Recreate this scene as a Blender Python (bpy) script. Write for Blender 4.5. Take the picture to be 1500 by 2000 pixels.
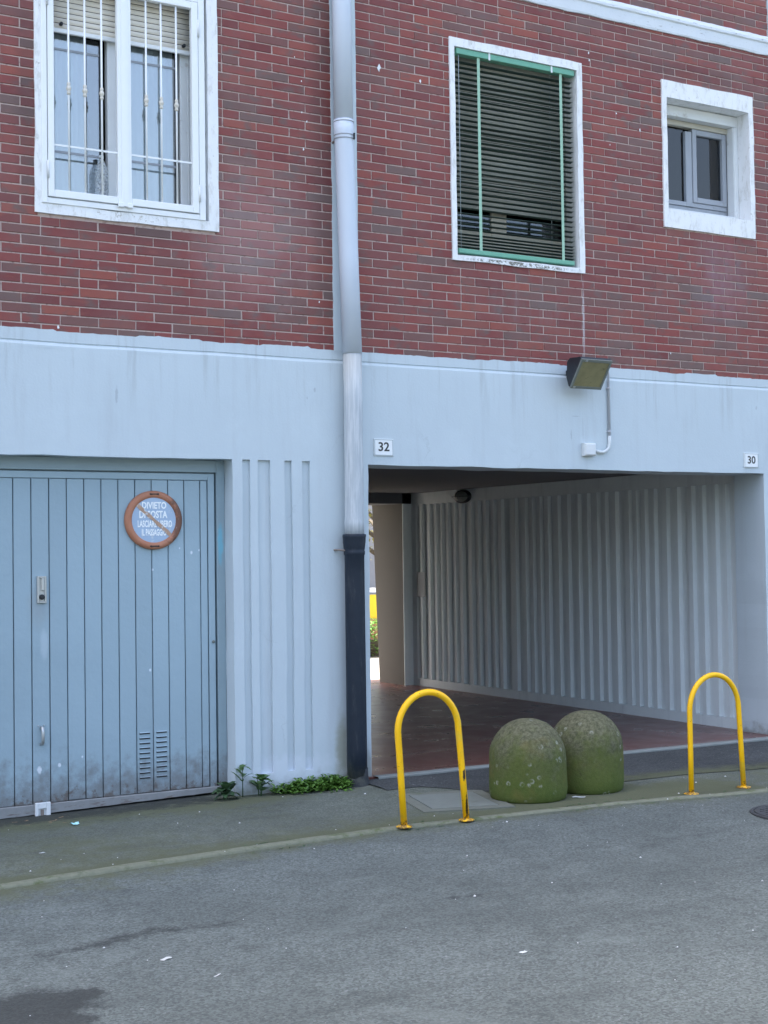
import bpy, math, random
from mathutils import Vector, Matrix, noise

for o in list(bpy.data.objects):
    bpy.data.objects.remove(o)
SC = bpy.context.scene
COL = SC.collection
R = math.radians
rnd = random.Random(11)

# ------------------------------------------------------------------ camera
cam_d = bpy.data.cameras.new('camera')
cam = bpy.data.objects.new('camera', cam_d)
COL.objects.link(cam)
cam_d.sensor_fit = 'VERTICAL'
cam_d.sensor_height = 36.0
cam_d.sensor_width = 27.0
cam_d.lens = 50.434
cam_d.clip_start = 0.05
cam_d.clip_end = 3000
right = Vector((0.86269444, -0.50553992, -0.01370008))
up = Vector((-0.00285485, -0.03195769, 0.99948515))
fwd = Vector((0.50571746, 0.86221117, 0.02901297))
m = Matrix((right, up, -fwd)).transposed().to_4x4()
m.translation = Vector((-2.20712, -8.83042, 1.575))
cam.matrix_world = m
SC.camera = cam

# ------------------------------------------------------------------ world, sun, exposure
SUN_EL, SUN_AZ = 60.0, -30.0          # the sun stands high behind the building (azimuth from +Y towards +X)
w = bpy.data.worlds.new('World')
SC.world = w
w.use_nodes = True
nt = w.node_tree
bg = nt.nodes['Background']
sky = nt.nodes.new('ShaderNodeTexSky')
sky.sky_type = 'NISHITA'
sky.sun_disc = False
sky.sun_elevation = R(SUN_EL)
sky.sun_rotation = R(SUN_AZ)
sky.air_density = 1.0
sky.dust_density = 7.0
sky.ozone_density = 0.2
nt.links.new(sky.outputs[0], bg.inputs[0])
bg.inputs[1].default_value = 0.15
sun_d = bpy.data.lights.new('sun', 'SUN')
sun_d.energy = 2.5
sun_d.angle = R(0.5)
sun_d.color = (1.0, 0.95, 0.88)
sun = bpy.data.objects.new('sun', sun_d)
COL.objects.link(sun)
sd = Vector((math.sin(R(SUN_AZ)) * math.cos(R(SUN_EL)), math.cos(R(SUN_AZ)) * math.cos(R(SUN_EL)), math.sin(R(SUN_EL))))
sun.rotation_euler = sd.to_track_quat('Z', 'Y').to_euler()
sun.location = (0, 0, 20)
vs = SC.view_settings
vs.view_transform = 'Standard'
vs.look = 'None'
vs.gamma = 1.0
vs.use_curve_mapping = False
vs.exposure = 2.4

# ------------------------------------------------------------------ helpers
def tag(o, label=None, cat=None, group=None, kind=None):
    if label: o['label'] = label
    if cat: o['category'] = cat
    if group: o['group'] = group
    if kind: o['kind'] = kind
    return o

def empty(name, loc=(0, 0, 0), label=None, cat=None, group=None, rz=0.0):
    o = bpy.data.objects.new(name, None)
    o.empty_display_size = 0.1
    COL.objects.link(o)
    o.location = loc
    o.rotation_euler = (0, 0, rz)
    return tag(o, label, cat, group)

def link(name, me, parent=None):
    o = bpy.data.objects.new(name, me)
    COL.objects.link(o)
    if parent is not None:
        o.parent = parent
    return o

def nz(x, y, z=0.0, s=1.0):
    return noise.noise(Vector((x * s, y * s, z * s)))

class MB:
    def __init__(self):
        self.v = []; self.f = []; self.sm = []; self.attr = {}
    def vert(self, p):
        self.v.append(tuple(p)); return len(self.v) - 1
    def face(self, idx, smooth=False):
        self.f.append(tuple(idx)); self.sm.append(smooth)
    def poly(self, pts, smooth=False):
        self.face([self.vert(p) for p in pts], smooth)
    def box(self, x0, x1, y0, y1, z0, z1, M=None):
        P = [(x0, y0, z0), (x1, y0, z0), (x1, y1, z0), (x0, y1, z0), (x0, y0, z1), (x1, y0, z1), (x1, y1, z1), (x0, y1, z1)]
        if M is not None: P = [M @ Vector(p) for p in P]
        b = len(self.v); self.v += [tuple(p) for p in P]
        for q in ((0, 3, 2, 1), (4, 5, 6, 7), (0, 1, 5, 4), (1, 2, 6, 5), (2, 3, 7, 6), (3, 0, 4, 7)):
            self.face([b + i for i in q])
    def cbox(self, x0, x1, y0, y1, z0, z1, c=0.003):
        """box whose edges on the front (-Y) face are chamfered"""
        b = len(self.v)
        self.v += [(x0 + c, y0, z0 + c), (x1 - c, y0, z0 + c), (x1 - c, y0, z1 - c), (x0 + c, y0, z1 - c),
                   (x0, y0 + c, z0), (x1, y0 + c, z0), (x1, y0 + c, z1), (x0, y0 + c, z1),
                   (x0, y1, z0), (x1, y1, z0), (x1, y1, z1), (x0, y1, z1)]
        q = [(0, 1, 2, 3), (0, 4, 5, 1), (1, 5, 6, 2), (2, 6, 7, 3), (3, 7, 4, 0),
             (4, 8, 9, 5), (5, 9, 10, 6), (6, 10, 11, 7), (7, 11, 8, 4), (8, 11, 10, 9)]
        for t in q: self.face([b + i for i in t])
    def tube(self, path, rad, n=16, caps=True):
        P = [Vector(p) for p in path]
        rads = rad if isinstance(rad, (list, tuple)) else [rad] * len(P)
        t0 = (P[1] - P[0]).normalized()
        ref = Vector((0, 0, 1)) if abs(t0.z) < 0.9 else Vector((1, 0, 0))
        nrm = t0.cross(ref).normalized()
        rings = []
        for i, p in enumerate(P):
            if i == 0: t = P[1] - P[0]
            elif i == len(P) - 1: t = P[-1] - P[-2]
            else: t = (P[i + 1] - p).normalized() + (p - P[i - 1]).normalized()
            t = t.normalized()
            nrm = (nrm - t * nrm.dot(t)).normalized()
            bi = t.cross(nrm)
            rings.append([self.vert(p + (nrm * math.cos(a) + bi * math.sin(a)) * rads[i]) for a in [2 * math.pi * k / n for k in range(n)]])
        for a, b in zip(rings, rings[1:]):
            for k in range(n):
                self.face((a[k], a[(k + 1) % n], b[(k + 1) % n], b[k]), True)
        if caps:
            self.face(rings[0][::-1]); self.face(rings[-1])
    def lathe(self, prof, c=(0, 0, 0), n=32, smooth=True, axis='Z', jit=None):
        rings = []
        for r, h in prof:
            ring = []
            for k in range(n):
                a = 2 * math.pi * k / n
                rr = r
                if jit: rr = r * (1 + jit(a, h))
                x, y = rr * math.cos(a), rr * math.sin(a)
                if axis == 'Z': p = (c[0] + x, c[1] + y, c[2] + h)
                else: p = (c[0] + x, c[1] - h, c[2] + y)
                ring.append(self.vert(p))
            rings.append(ring)
        for a, b in zip(rings, rings[1:]):
            for k in range(n):
                self.face((a[k], a[(k + 1) % n], b[(k + 1) % n], b[k]), smooth)
        self.face(rings[0][::-1]); self.face(rings[-1])
    def data(self, name, mat=None, attrs=None):
        me = bpy.data.meshes.new(name)
        me.from_pydata(self.v, [], self.f)
        me.polygons.foreach_set('use_smooth', self.sm)
        if mat: me.materials.append(mat)
        for an, vals in (attrs or {}).items():
            a = me.attributes.new(an, 'FLOAT', 'POINT')
            a.data.foreach_set('value', vals)
        me.update()
        return me
    def build(self, name, mat, parent=None, attrs=None):
        return link(name, self.data(name, mat, attrs), parent)

def quadbox(name, mat, parent, *a):
    b = MB(); b.box(*a); return b.build(name, mat, parent)

def relief(xs, zs, depth, y0=0.0, T=0.34, wob=0.0, step=0.12, top=None):
    """stepped wall: depth(x, z) -> recess depth of that cell behind y0, or None for an opening through the thickness T"""
    def fine(b):
        out = [b[0]]
        for a, c in zip(b, b[1:]):
            n = max(1, int(round((c - a) / step)))
            out += [a + (c - a) * i / n for i in range(1, n + 1)]
        return out
    if wob: xs, zs = fine(xs), fine(zs)
    mb = MB(); cache = {}
    def V(i, j, d):
        k = (i, j, round(d, 5))
        if k not in cache:
            x, z = xs[i], zs[j]
            if wob:
                x2 = x + wob * nz(x * 3, z * 5, 7.1); z2 = z + wob * nz(x * 5, z * 3, 2.3)
                dy = wob * 0.5 * nz(x * 2.2, z * 2.2, 4.4)
            else: x2, z2, dy = x, z, 0
            if top and j == len(zs) - 1: z2 = z + top(x)
            cache[k] = mb.vert((x2, y0 + d + (dy if d < T else 0), z2))
        return cache[k]
    nx, nzz = len(xs) - 1, len(zs) - 1
    D = [[depth((xs[i] + xs[i + 1]) / 2, (zs[j] + zs[j + 1]) / 2) for j in range(nzz)] for i in range(nx)]
    for i in range(nx):
        for j in range(nzz):
            d = D[i][j]
            if d is not None:
                mb.face((V(i, j, d), V(i + 1, j, d), V(i + 1, j + 1, d), V(i, j + 1, d)))
            dd = T if d is None else d
            if i + 1 < nx:
                e = D[i + 1][j]; ee = T if e is None else e
                if abs(ee - dd) > 1e-6:
                    mb.face((V(i + 1, j, dd), V(i + 1, j, ee), V(i + 1, j + 1, ee), V(i + 1, j + 1, dd)))
            if j + 1 < nzz:
                e = D[i][j + 1]; ee = T if e is None else e
                if abs(ee - dd) > 1e-6:
                    mb.face((V(i, j + 1, dd), V(i + 1, j + 1, dd), V(i + 1, j + 1, ee), V(i, j + 1, ee)))
            for edge, q in (((i == 0), (i, j, i, j + 1)), ((i == nx - 1), (i + 1, j, i + 1, j + 1)),
                            ((j == 0), (i, j, i + 1, j)), ((j == nzz - 1), (i, j + 1, i + 1, j + 1))):
                if edge and d is not None:
                    a, b, c, e = q
                    mb.face((V(a, b, d), V(c, e, d), V(c, e, T), V(a, b, T)))
    return mb

# ------------------------------------------------------------------ materials
def mat(name):
    m = bpy.data.materials.new(name); m.use_nodes = True
    n = m.node_tree.nodes; l = m.node_tree.links
    return m, n, l, n['Principled BSDF']

class NB:
    """small node builder"""
    def __init__(self, name):
        self.m, self.n, self.l, self.b = mat(name)
        self.geo = self.n.new('ShaderNodeNewGeometry')
        self.pos = self.geo.outputs['Position']
    def put(self, sock, v):
        if hasattr(v, 'is_linked') or hasattr(v, 'links'): self.l.new(v, sock)
        elif isinstance(v, (tuple, list)) and len(v) == 3 and sock.type == 'RGBA': sock.default_value = (*v, 1)
        else: sock.default_value = v
    def noise(self, scale, detail=4, rough=0.55, vec=None, dist=0.0):
        t = self.n.new('ShaderNodeTexNoise'); t.inputs['Scale'].default_value = scale
        t.inputs['Detail'].default_value = detail; t.inputs['Roughness'].default_value = rough
        t.inputs['Distortion'].default_value = dist
        self.l.new(vec if vec is not None else self.pos, t.inputs['Vector'])
        return t.outputs['Fac']
    def voro(self, scale, feature='F1', out='Distance', vec=None):
        t = self.n.new('ShaderNodeTexVoronoi'); t.feature = feature; t.inputs['Scale'].default_value = scale
        self.l.new(vec if vec is not None else self.pos, t.inputs['Vector'])
        return t.outputs[out]
    def scale(self, v, vec=None):
        t = self.n.new('ShaderNodeVectorMath'); t.operation = 'MULTIPLY'
        self.l.new(vec if vec is not None else self.pos, t.inputs[0]); t.inputs[1].default_value = v
        return t.outputs[0]
    def math(self, op, a, b=0.0, c=0.0, clamp=False):
        t = self.n.new('ShaderNodeMath'); t.operation = op; t.use_clamp = clamp
        self.put(t.inputs[0], a); self.put(t.inputs[1], b); self.put(t.inputs[2], c)
        return t.outputs[0]
    def rng(self, v, a, b, c=0.0, d=1.0, smooth=True):
        t = self.n.new('ShaderNodeMapRange'); t.interpolation_type = 'SMOOTHSTEP' if smooth else 'LINEAR'
        self.put(t.inputs[0], v)
        for i, q in enumerate((a, b, c, d)): self.put(t.inputs[i + 1], q)
        return t.outputs[0]
    def mix(self, f, a, b, mode='MIX'):
        t = self.n.new('ShaderNodeMix'); t.data_type = 'RGBA'; t.blend_type = mode
        self.put(t.inputs[0], f); self.put(t.inputs[6], a); self.put(t.inputs[7], b)
        return t.outputs[2]
    def ramp(self, f, stops):
        t = self.n.new('ShaderNodeValToRGB'); e = t.color_ramp.elements
        while len(e) < len(stops): e.new(0.5)
        for el, (p, c) in zip(e, stops): el.position = p; el.color = (*c, 1)
        self.l.new(f, t.inputs[0]); return t.outputs[0]
    def sep(self, vec=None):
        t = self.n.new('ShaderNodeSeparateXYZ'); self.l.new(vec if vec is not None else self.pos, t.inputs[0])
        return t.outputs
    def attr(self, name):
        t = self.n.new('ShaderNodeAttribute'); t.attribute_name = name; return t.outputs['Fac']
    def bump(self, h, strength=0.3, dist=0.01):
        t = self.n.new('ShaderNodeBump'); t.inputs['Strength'].default_value = strength; t.inputs['Distance'].default_value = dist
        self.l.new(h, t.inputs['Height']); self.l.new(t.outputs[0], self.b.inputs['Normal'])
    def blob(self, cx, cz, rx, rz, soft=1.0, nf=None, amt=0.5):
        """patch with a noisy edge on the facade, 1 inside"""
        s = self.sep()
        dx = self.math('DIVIDE', self.math('SUBTRACT', s[0], cx), rx)
        dz = self.math('DIVIDE', self.math('SUBTRACT', s[2], cz), rz)
        d = self.math('SQRT', self.math('ADD', self.math('MULTIPLY', dx, dx), self.math('MULTIPLY', dz, dz)))
        if nf is not None: d = self.math('ADD', d, self.math('MULTIPLY', self.math('SUBTRACT', nf, 0.5), amt))
        return self.rng(d, 1.0, 1.0 - soft, 0, 1)
    def done(self, color=None, rough=None, metal=None, spec=None):
        if color is not None: self.put(self.b.inputs['Base Color'], color)
        if rough is not None: self.put(self.b.inputs['Roughness'], rough)
        if metal is not None: self.put(self.b.inputs['Metallic'], metal)
        if spec is not None: self.put(self.b.inputs['Specular IOR Level'], spec)
        return self.m

def plain(name, c, rough=0.6, var=0.12, nscale=25, metal=0.0, bump=0.0, bscale=60, spec=None, dirt=None, dscale=7, dth=(0.58, 0.72)):
    k = NB(name)
    nn = k.noise(nscale, 5)
    col = k.mix(nn, tuple(x * (1 - var) for x in c), tuple(min(1, x * (1 + var)) for x in c))
    if dirt:
        col = k.mix(k.rng(k.noise(dscale, 7, 0.65), dth[0], dth[1]), col, dirt)
    if bump: k.bump(k.noise(bscale, 5), bump, 0.004)
    return k.done(col, rough, metal, spec)

# --- brick
def brick_mat():
    k = NB('glazed_brick')
    oi = k.n.new('ShaderNodeObjectInfo')
    v = k.math('FRACT', k.math('ADD', oi.outputs['Random'], k.attr('bv')))
    base = k.ramp(v, [(0.0, (0.162, 0.032, 0.032)), (0.16, (0.227, 0.045, 0.041)), (0.34, (0.270, 0.056, 0.045)), (0.46, (0.200, 0.054, 0.049)), (0.60, (0.238, 0.052, 0.046)),
                      (0.72, (0.319, 0.078, 0.052)), (0.82, (0.189, 0.067, 0.059)), (0.93, (0.167, 0.089, 0.078)), (1.0, (0.146, 0.113, 0.102))])
    # grey burnt smears that run through parts of a brick
    cmb = k.n.new('ShaderNodeCombineXYZ'); k.l.new(k.math('MULTIPLY', v, 37.0), cmb.inputs[0]); k.l.new(k.math('MULTIPLY', v, 91.0), cmb.inputs[2])
    off = k.n.new('ShaderNodeVectorMath'); off.operation = 'ADD'; k.l.new(k.scale((5.5, 5.5, 9.0)), off.inputs[0]); k.l.new(cmb.outputs[0], off.inputs[1])
    sm = k.noise(1.0, 3, 0.5, off.outputs[0])
    base = k.mix(k.rng(sm, 0.53, 0.70, 0, 0.85), base, (0.128, 0.100, 0.090))
    base = k.mix(k.rng(k.noise(1.0, 2, 0.5, k.scale((7.0, 7.0, 20.0))), 0.58, 0.7, 0, 0.35), base, (0.33, 0.085, 0.055))
    base = k.mix(k.math('MULTIPLY', k.noise(1, 4, 0.6, k.scale((40, 40, 160))), 0.35), base, (0.11, 0.03, 0.032))
    base = k.mix(k.rng(k.noise(2.2, 5, 0.6), 0.35, 0.7, 0.12, 0.42), base, (0.185, 0.112, 0.104))
    n1 = k.noise(6, 6, 0.65)
    haze = k.blob(1.95, 3.75, 0.65, 0.7, 0.9, n1, 0.9)
    base = k.mix(k.math('MULTIPLY', haze, 0.28), base, (0.42, 0.33, 0.33))
    n2 = k.noise(1, 5, 0.6, k.scale((14, 14, 2.5)))
    haze2 = k.math('MULTIPLY', k.blob(6.25, 3.78, 0.42, 0.55, 0.95, n1, 0.9), k.rng(n2, 0.30, 0.75, 0.35, 1))
    base = k.mix(k.math('MULTIPLY', haze2, 0.34), base, (0.27, 0.25, 0.31))
    streak = k.blob(4.805, 3.35, 0.014, 0.42, 0.8, k.noise(22, 4), 0.8)
    base = k.mix(k.math('MULTIPLY', streak, 0.55), base, (0.6, 0.6, 0.62))
    wash = k.math('MULTIPLY', k.blob(4.25, 3.45, 0.62, 0.35, 0.9, n1, 0.6), k.rng(n2, 0.48, 0.66))
    base = k.mix(k.math('MULTIPLY', wash, 0.3), base, (0.20, 0.16, 0.16))
    for (cx, cz, rx, rz) in ((1.1, 3.70, 0.75, 0.12), (0.40, 4.5, 0.10, 1.1), (5.5, 5.5, 1.6, 0.10), (2.5, 4.6, 0.13, 2.2)):
        base = k.mix(k.math('MULTIPLY', k.blob(cx, cz, rx, rz, 0.9, n1, 0.8), 0.42), base, (0.075, 0.045, 0.045))
    k.bump(k.math('ADD', k.noise(140, 4), k.math('MULTIPLY', k.noise(35, 4), 1.5)), 0.2, 0.002)
    return k.done(base, k.rng(k.noise(9, 3), 0.3, 0.7, 0.45, 0.65), spec=0.28)

def mortar_mat():
    k = NB('mortar')
    c = k.mix(k.noise(4, 5), (0.40, 0.29, 0.26), (0.54, 0.45, 0.41))
    c = k.mix(k.rng(k.noise(30, 5), 0.5, 0.75), c, (0.24, 0.16, 0.15))
    c = k.mix(k.math('MULTIPLY', k.blob(4.805, 3.35, 0.014, 0.42, 0.8, k.noise(22, 4), 0.8), 0.8), c, (0.7, 0.7, 0.72))
    k.bump(k.noise(200, 3), 0.3, 0.002)
    return k.done(c, 0.9)

def stucco_mat(name='pale_blue_stucco', c=(0.510, 0.586, 0.625), dirty=True):
    k = NB(name)
    a = k.noise(0.9, 5, 0.6); b = k.noise(14, 5)
    col = k.mix(a, tuple(x * 0.93 for x in c), tuple(min(1, x * 1.06) for x in c))
    col = k.mix(k.math('MULTIPLY', b, 0.12), col, (0.40, 0.44, 0.50))
    run = k.noise(1, 5, 0.6, k.scale((9, 9, 0.7)))
    col = k.mix(k.rng(run, 0.5, 0.78, 0, 0.28), col, (0.37, 0.40, 0.43))
    col = k.mix(k.rng(k.noise(2.3, 6, 0.62), 0.54, 0.68, 0, 0.20), col, tuple(min(1, x * 1.12) for x in c))
    if dirty:
        z = k.sep()[2]
        n = k.noise(11, 6, 0.65)
        g = k.math('ADD', k.rng(z, 0.34, -0.06, 0, 1, False), k.math('MULTIPLY', k.math('SUBTRACT', n, 0.5), 0.9))
        col = k.mix(k.rng(g, 0.55, 1.0, 0, 0.85), col, (0.20, 0.21, 0.19))
        dr = k.math('MULTIPLY', k.rng(k.noise(1, 6, 0.7, k.scale((13, 13, 0.9))), 0.52, 0.70), k.rng(z, 2.35, 2.93))
        col = k.mix(k.math('MULTIPLY', dr, 0.34), col, (0.30, 0.325, 0.33))
        wv = k.n.new('ShaderNodeVectorMath'); wv.operation = 'ADD'
        cw = k.n.new('ShaderNodeCombineXYZ'); k.l.new(k.math('MULTIPLY', k.noise(5, 5, 0.65), 0.35), cw.inputs[0]); k.l.new(k.math('MULTIPLY', k.noise(4, 5, 0.65), 0.35), cw.inputs[2])
        k.l.new(k.pos, wv.inputs[0]); k.l.new(cw.outputs[0], wv.inputs[1])
        ck = k.math('MULTIPLY', k.rng(k.voro(0.75, 'DISTANCE_TO_EDGE', 'Distance', wv.outputs[0]), 0.006, 0.0015), k.rng(k.noise(1.6, 3), 0.54, 0.66))
        col = k.mix(k.math('MULTIPLY', ck, 0.16), col, (0.22, 0.25, 0.27))
        # mouldy, yellowed strip beside the foot of the pipe
        st = k.blob(2.60, 0.16, 0.075, 0.42, 0.7, n, 0.7)
        col = k.mix(k.math('MULTIPLY', st, 0.75), col, (0.30, 0.31, 0.24))
        st2 = k.blob(2.80, 0.05, 0.06, 0.26, 0.7, n, 0.7)
        col = k.mix(k.math('MULTIPLY', st2, 0.7), col, (0.26, 0.27, 0.24))
        # flaked, paler paint low on the pillar
        fl = k.blob(2.2, 0.10, 0.5, 0.14, 0.6, k.noise(17, 5), 1.2)
        col = k.mix(k.math('MULTIPLY', fl, 0.5), col, (0.62, 0.67, 0.75))
        # a few scratches and chips
        for (cx, cz, rx, rz) in ((0.98, 2.62, 0.012, 0.07), (4.655, 2.47, 0.008, 0.05), (4.77, 2.52, 0.004, 0.11), (4.70, 2.62, 0.05, 0.004), (6.62, 2.76, 0.012, 0.02), (2.42, 2.72, 0.01, 0.02), (2.36, 2.66, 0.006, 0.012), (6.78, 1.75, 0.05, 0.05), (6.62, 0.55, 0.05, 0.025), (6.75, 0.27, 0.02, 0.006)):
            q = k.blob(cx, cz, rx, rz, 0.5, k.noise(60, 4), 1.1)
            col = k.mix(k.math('MULTIPLY', q, 0.4), col, (0.25, 0.28, 0.32))
    hgt = k.math('ADD', k.math('MULTIPLY', k.noise(70, 5), 0.5), k.noise(7, 4))
    k.bump(hgt, 0.38, 0.005)
    return k.done(col, 0.72, spec=0.3)

def surround_mat():
    k = NB('white_window_surround')
    col = k.mix(k.noise(3, 5), (0.70, 0.73, 0.75), (0.82, 0.83, 0.83))
    col = k.mix(k.rng(k.noise(1, 6, 0.7, k.scale((22, 22, 9))), 0.48, 0.70, 0, 0.55), col, (0.46, 0.46, 0.42))
    col = k.mix(k.rng(k.noise(26, 6, 0.7), 0.62, 0.7, 0, 0.6), col, (0.33, 0.33, 0.31))
    # lichen and flaking along the sill of the green-blind window
    n = k.noise(38, 6, 0.7)
    s = k.blob(4.20, 3.757, 0.60, 0.022, 0.5, None)
    col = k.mix(k.math('MULTIPLY', s, k.rng(n, 0.45, 0.56)), col, (0.16, 0.155, 0.13))
    s2 = k.blob(1.1, 3.79, 0.62, 0.035, 0.6, None)
    col = k.mix(k.math('MULTIPLY', s2, k.rng(n, 0.54, 0.64, 0, 0.7)), col, (0.34, 0.31, 0.26))
    k.bump(k.noise(60, 5), 0.25, 0.003)
    return k.done(col, 0.7, spec=0.3)

def door_mat(name='blue_grey_door_paint', c=(0.305, 0.410, 0.470), plank=True):
    k = NB(name)
    if plank:
        oi = k.n.new('ShaderNodeObjectInfo')
        col = k.mix(oi.outputs['Random'], tuple(x * 0.95 for x in c), tuple(x * 1.05 for x in c))
    else:
        col = k.mix(k.noise(3, 3), tuple(x * 0.92 for x in c), tuple(x * 1.04 for x in c))
    col = k.mix(k.rng(k.noise(1.3, 5), 0.4, 0.7, 0, 0.35), col, tuple(x * 0.82 for x in c))
    z = k.sep()[2]
    n = k.noise(13, 7, 0.68)
    g = k.math('ADD', k.rng(z, 0.62, -0.02, 0, 1, False), k.math('MULTIPLY', k.math('SUBTRACT', n, 0.5), 1.1))
    col = k.mix(k.rng(g, 0.42, 0.95, 0, 0.85), col, (0.165, 0.175, 0.18))
    g2 = k.math('ADD', k.rng(z, 0.30, -0.02, 0, 1, False), k.math('MULTIPLY', k.math('SUBTRACT', k.noise(17, 7, 0.72), 0.5), 1.9))
    col = k.mix(k.rng(g2, 0.74, 0.98, 0, 0.9), col, (0.12, 0.105, 0.095))
    ru = k.math('MULTIPLY', k.rng(k.noise(24, 7, 0.72), 0.60, 0.68), k.rng(z, 0.26, 0.04))
    col = k.mix(k.math('MULTIPLY', ru, 0.8), col, (0.13, 0.07, 0.045))
    sc_ = k.rng(k.noise(1, 6, 0.72, k.scale((55, 55, 5))), 0.66, 0.72)
    col = k.mix(k.math('MULTIPLY', sc_, 0.22), col, (0.50, 0.57, 0.62))
    # overpainted grime round the lock, white nicks
    q = k.blob(0.50, 1.27, 0.10, 0.19, 0.8, n, 0.6)
    col = k.mix(k.math('MULTIPLY', q, 0.5), col, (0.27, 0.31, 0.33))
    q = k.blob(0.535, 1.03, 0.035, 0.12, 0.6, n, 0.8)
    col = k.mix(k.math('MULTIPLY', q, 0.35), col, (0.52, 0.60, 0.66))
    for (cx, cz, r) in ((1.545, 1.60, 0.010), (1.60, 1.615, 0.006), (1.245, 0.83, 0.008), (1.27, 1.49, 0.007), (0.63, 0.26, 0.012), (0.78, 0.30, 0.008), (0.50, 0.24, 0.02), (1.46, 1.63, 0.006)):
        col = k.mix(k.math('MULTIPLY', k.blob(cx, cz, r, r * 1.4, 0.5, k.noise(60, 3), 0.8), 0.8), col, (0.68, 0.74, 0.8))
    teal = k.blob(1.752, 1.66, 0.026, 0.17, 0.6, k.noise(16, 4), 0.7)
    col = k.mix(k.math('MULTIPLY', teal, 0.75), col, (0.15, 0.45, 0.58))
    k.bump(k.math('ADD', k.math('MULTIPLY', k.noise(30, 5), 0.25), k.noise(2.6, 3)), 0.35, 0.02)
    return k.done(col, 0.48, spec=0.4)

def asphalt_mat(name, base, light, scale=150, mossc=(0.088, 0.096, 0.052), rough=0.9):
    """base / light aggregate, attributes: moss, dark"""
    k = NB(name)
    v = k.voro(scale, out='Color')
    s = k.n.new('ShaderNodeSeparateColor'); k.l.new(v, s.inputs[0])
    fine = k.noise(330, 2)
    grain = k.math('ADD', k.math('MULTIPLY', s.outputs[0], 0.6), k.math('MULTIPLY', fine, 0.4))
    col = k.mix(k.rng(grain, 0.1, 0.9), base, light)
    col = k.mix(k.rng(k.noise(95, 3, 0.7), 0.56, 0.72, 0, 0.55), col, tuple(x * 0.42 for x in base))
    col = k.mix(k.rng(s.outputs[1], 0.97, 0.99, 0, 0.3), col, (0.32, 0.33, 0.33))
    col = k.mix(k.rng(k.noise(5.5, 6, 0.7), 0.50, 0.72, 0, 0.34), col, tuple(x * 0.5 for x in base))
    wv = k.noise(1, 6, 0.62, k.scale((0.7, 3.2, 1)))
    col = k.mix(k.rng(wv, 0.52, 0.75, 0, 0.38), col, tuple(x * 0.55 for x in base))
    big = k.noise(0.8, 6, 0.6)
    col = k.mix(k.rng(big, 0.35, 0.7, 0, 0.42), col, tuple(x * 0.62 for x in base))
    col = k.mix(k.rng(k.noise(2.6, 6, 0.62), 0.55, 0.75, 0, 0.28), col, tuple(min(1, x * 1.25) for x in light))
    nn = k.noise(9, 7, 0.7)
    moss = k.math('ADD', k.attr('moss'), k.math('MULTIPLY', k.math('SUBTRACT', nn, 0.5), 1.3))
    col = k.mix(k.rng(moss, 0.28, 0.95, 0, 0.85), col, mossc)
    dark = k.math('ADD', k.attr('dark'), k.math('MULTIPLY', k.math('SUBTRACT', k.noise(13, 8, 0.82), 0.5), 2.1))
    dk = k.rng(dark, 0.42, 0.95)
    col = k.mix(k.math('MULTIPLY', dk, 0.80), col, (0.024, 0.027, 0.027))
    h = k.math('ADD', k.math('MULTIPLY', grain, 1.0), k.math('MULTIPLY', nn, 0.5))
    k.bump(h, 0.55, 0.004)
    return k.done(col, rough, spec=0.3)

def concrete_moss_mat():
    k = NB('mossy_concrete')
    tc = k.n.new('ShaderNodeTexCoord'); ob = tc.outputs['Object']
    z = k.sep(ob)[2]
    oi = k.n.new('ShaderNodeObjectInfo')
    off = k.n.new('ShaderNodeVectorMath'); off.operation = 'ADD'
    cmb = k.n.new('ShaderNodeCombineXYZ'); k.l.new(k.math('MULTIPLY', oi.outputs['Random'], 40.0), cmb.inputs[0])
    k.l.new(ob, off.inputs[0]); k.l.new(cmb.outputs[0], off.inputs[1]); vec = off.outputs[0]
    n = k.noise(9, 7, 0.68, vec)
    col = k.mix(k.rng(k.noise(45, 6, 0.7, vec), 0.3, 0.7), (0.060, 0.064, 0.036), (0.155, 0.150, 0.095))
    g = k.math('ADD', k.rng(z, 0.52, 0.12, 0, 1, False), k.math('MULTIPLY', k.math('SUBTRACT', n, 0.5), 1.7))
    col = k.mix(k.rng(g, 0.12, 0.95, 0, 0.85), col, k.mix(k.noise(38, 5, 0.7, vec), (0.05, 0.072, 0.016), (0.125, 0.15, 0.035)))
    g2 = k.math('ADD', k.rng(z, 0.30, 0.02, 0, 1, False), k.math('MULTIPLY', k.math('SUBTRACT', k.noise(5, 5, 0.6, vec), 0.5), 1.5))
    col = k.mix(k.rng(g2, 0.35, 1.1, 0, 0.6), col, k.mix(k.noise(30, 5, 0.7, vec), (0.045, 0.075, 0.014), (0.10, 0.14, 0.03)))
    col = k.mix(k.rng(k.noise(6, 6, 0.65, vec, 0.6), 0.62, 0.74, 0, 0.8), col, (0.055, 0.045, 0.035))
    col = k.mix(k.rng(k.noise(3.3, 5, 0.6, vec), 0.52, 0.72, 0, 0.6), col, (0.15, 0.125, 0.04))
    li = k.math('MULTIPLY', k.rng(k.voro(15, vec=vec), 0.30, 0.16), k.rng(k.noise(5, 3, 0.5, vec), 0.46, 0.56))
    ring = k.math('MULTIPLY', li, k.rng(k.voro(15, vec=vec), 0.05, 0.16, 0.2, 1))
    col = k.mix(k.math('MULTIPLY', ring, k.rng(k.noise(50, 4, 0.6, vec), 0.38, 0.6, 0, 0.6)), col, (0.36, 0.37, 0.31))
    pit = k.rng(k.voro(70, vec=vec), 0.0, 0.28)
    k.bump(k.math('ADD', k.math('ADD', k.noise(90, 5, 0.7, vec), k.math('MULTIPLY', n, 1.5)), k.math('MULTIPLY', pit, 0.2)), 0.5, 0.007)
    return k.done(col, 0.92, spec=0.2)

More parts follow.
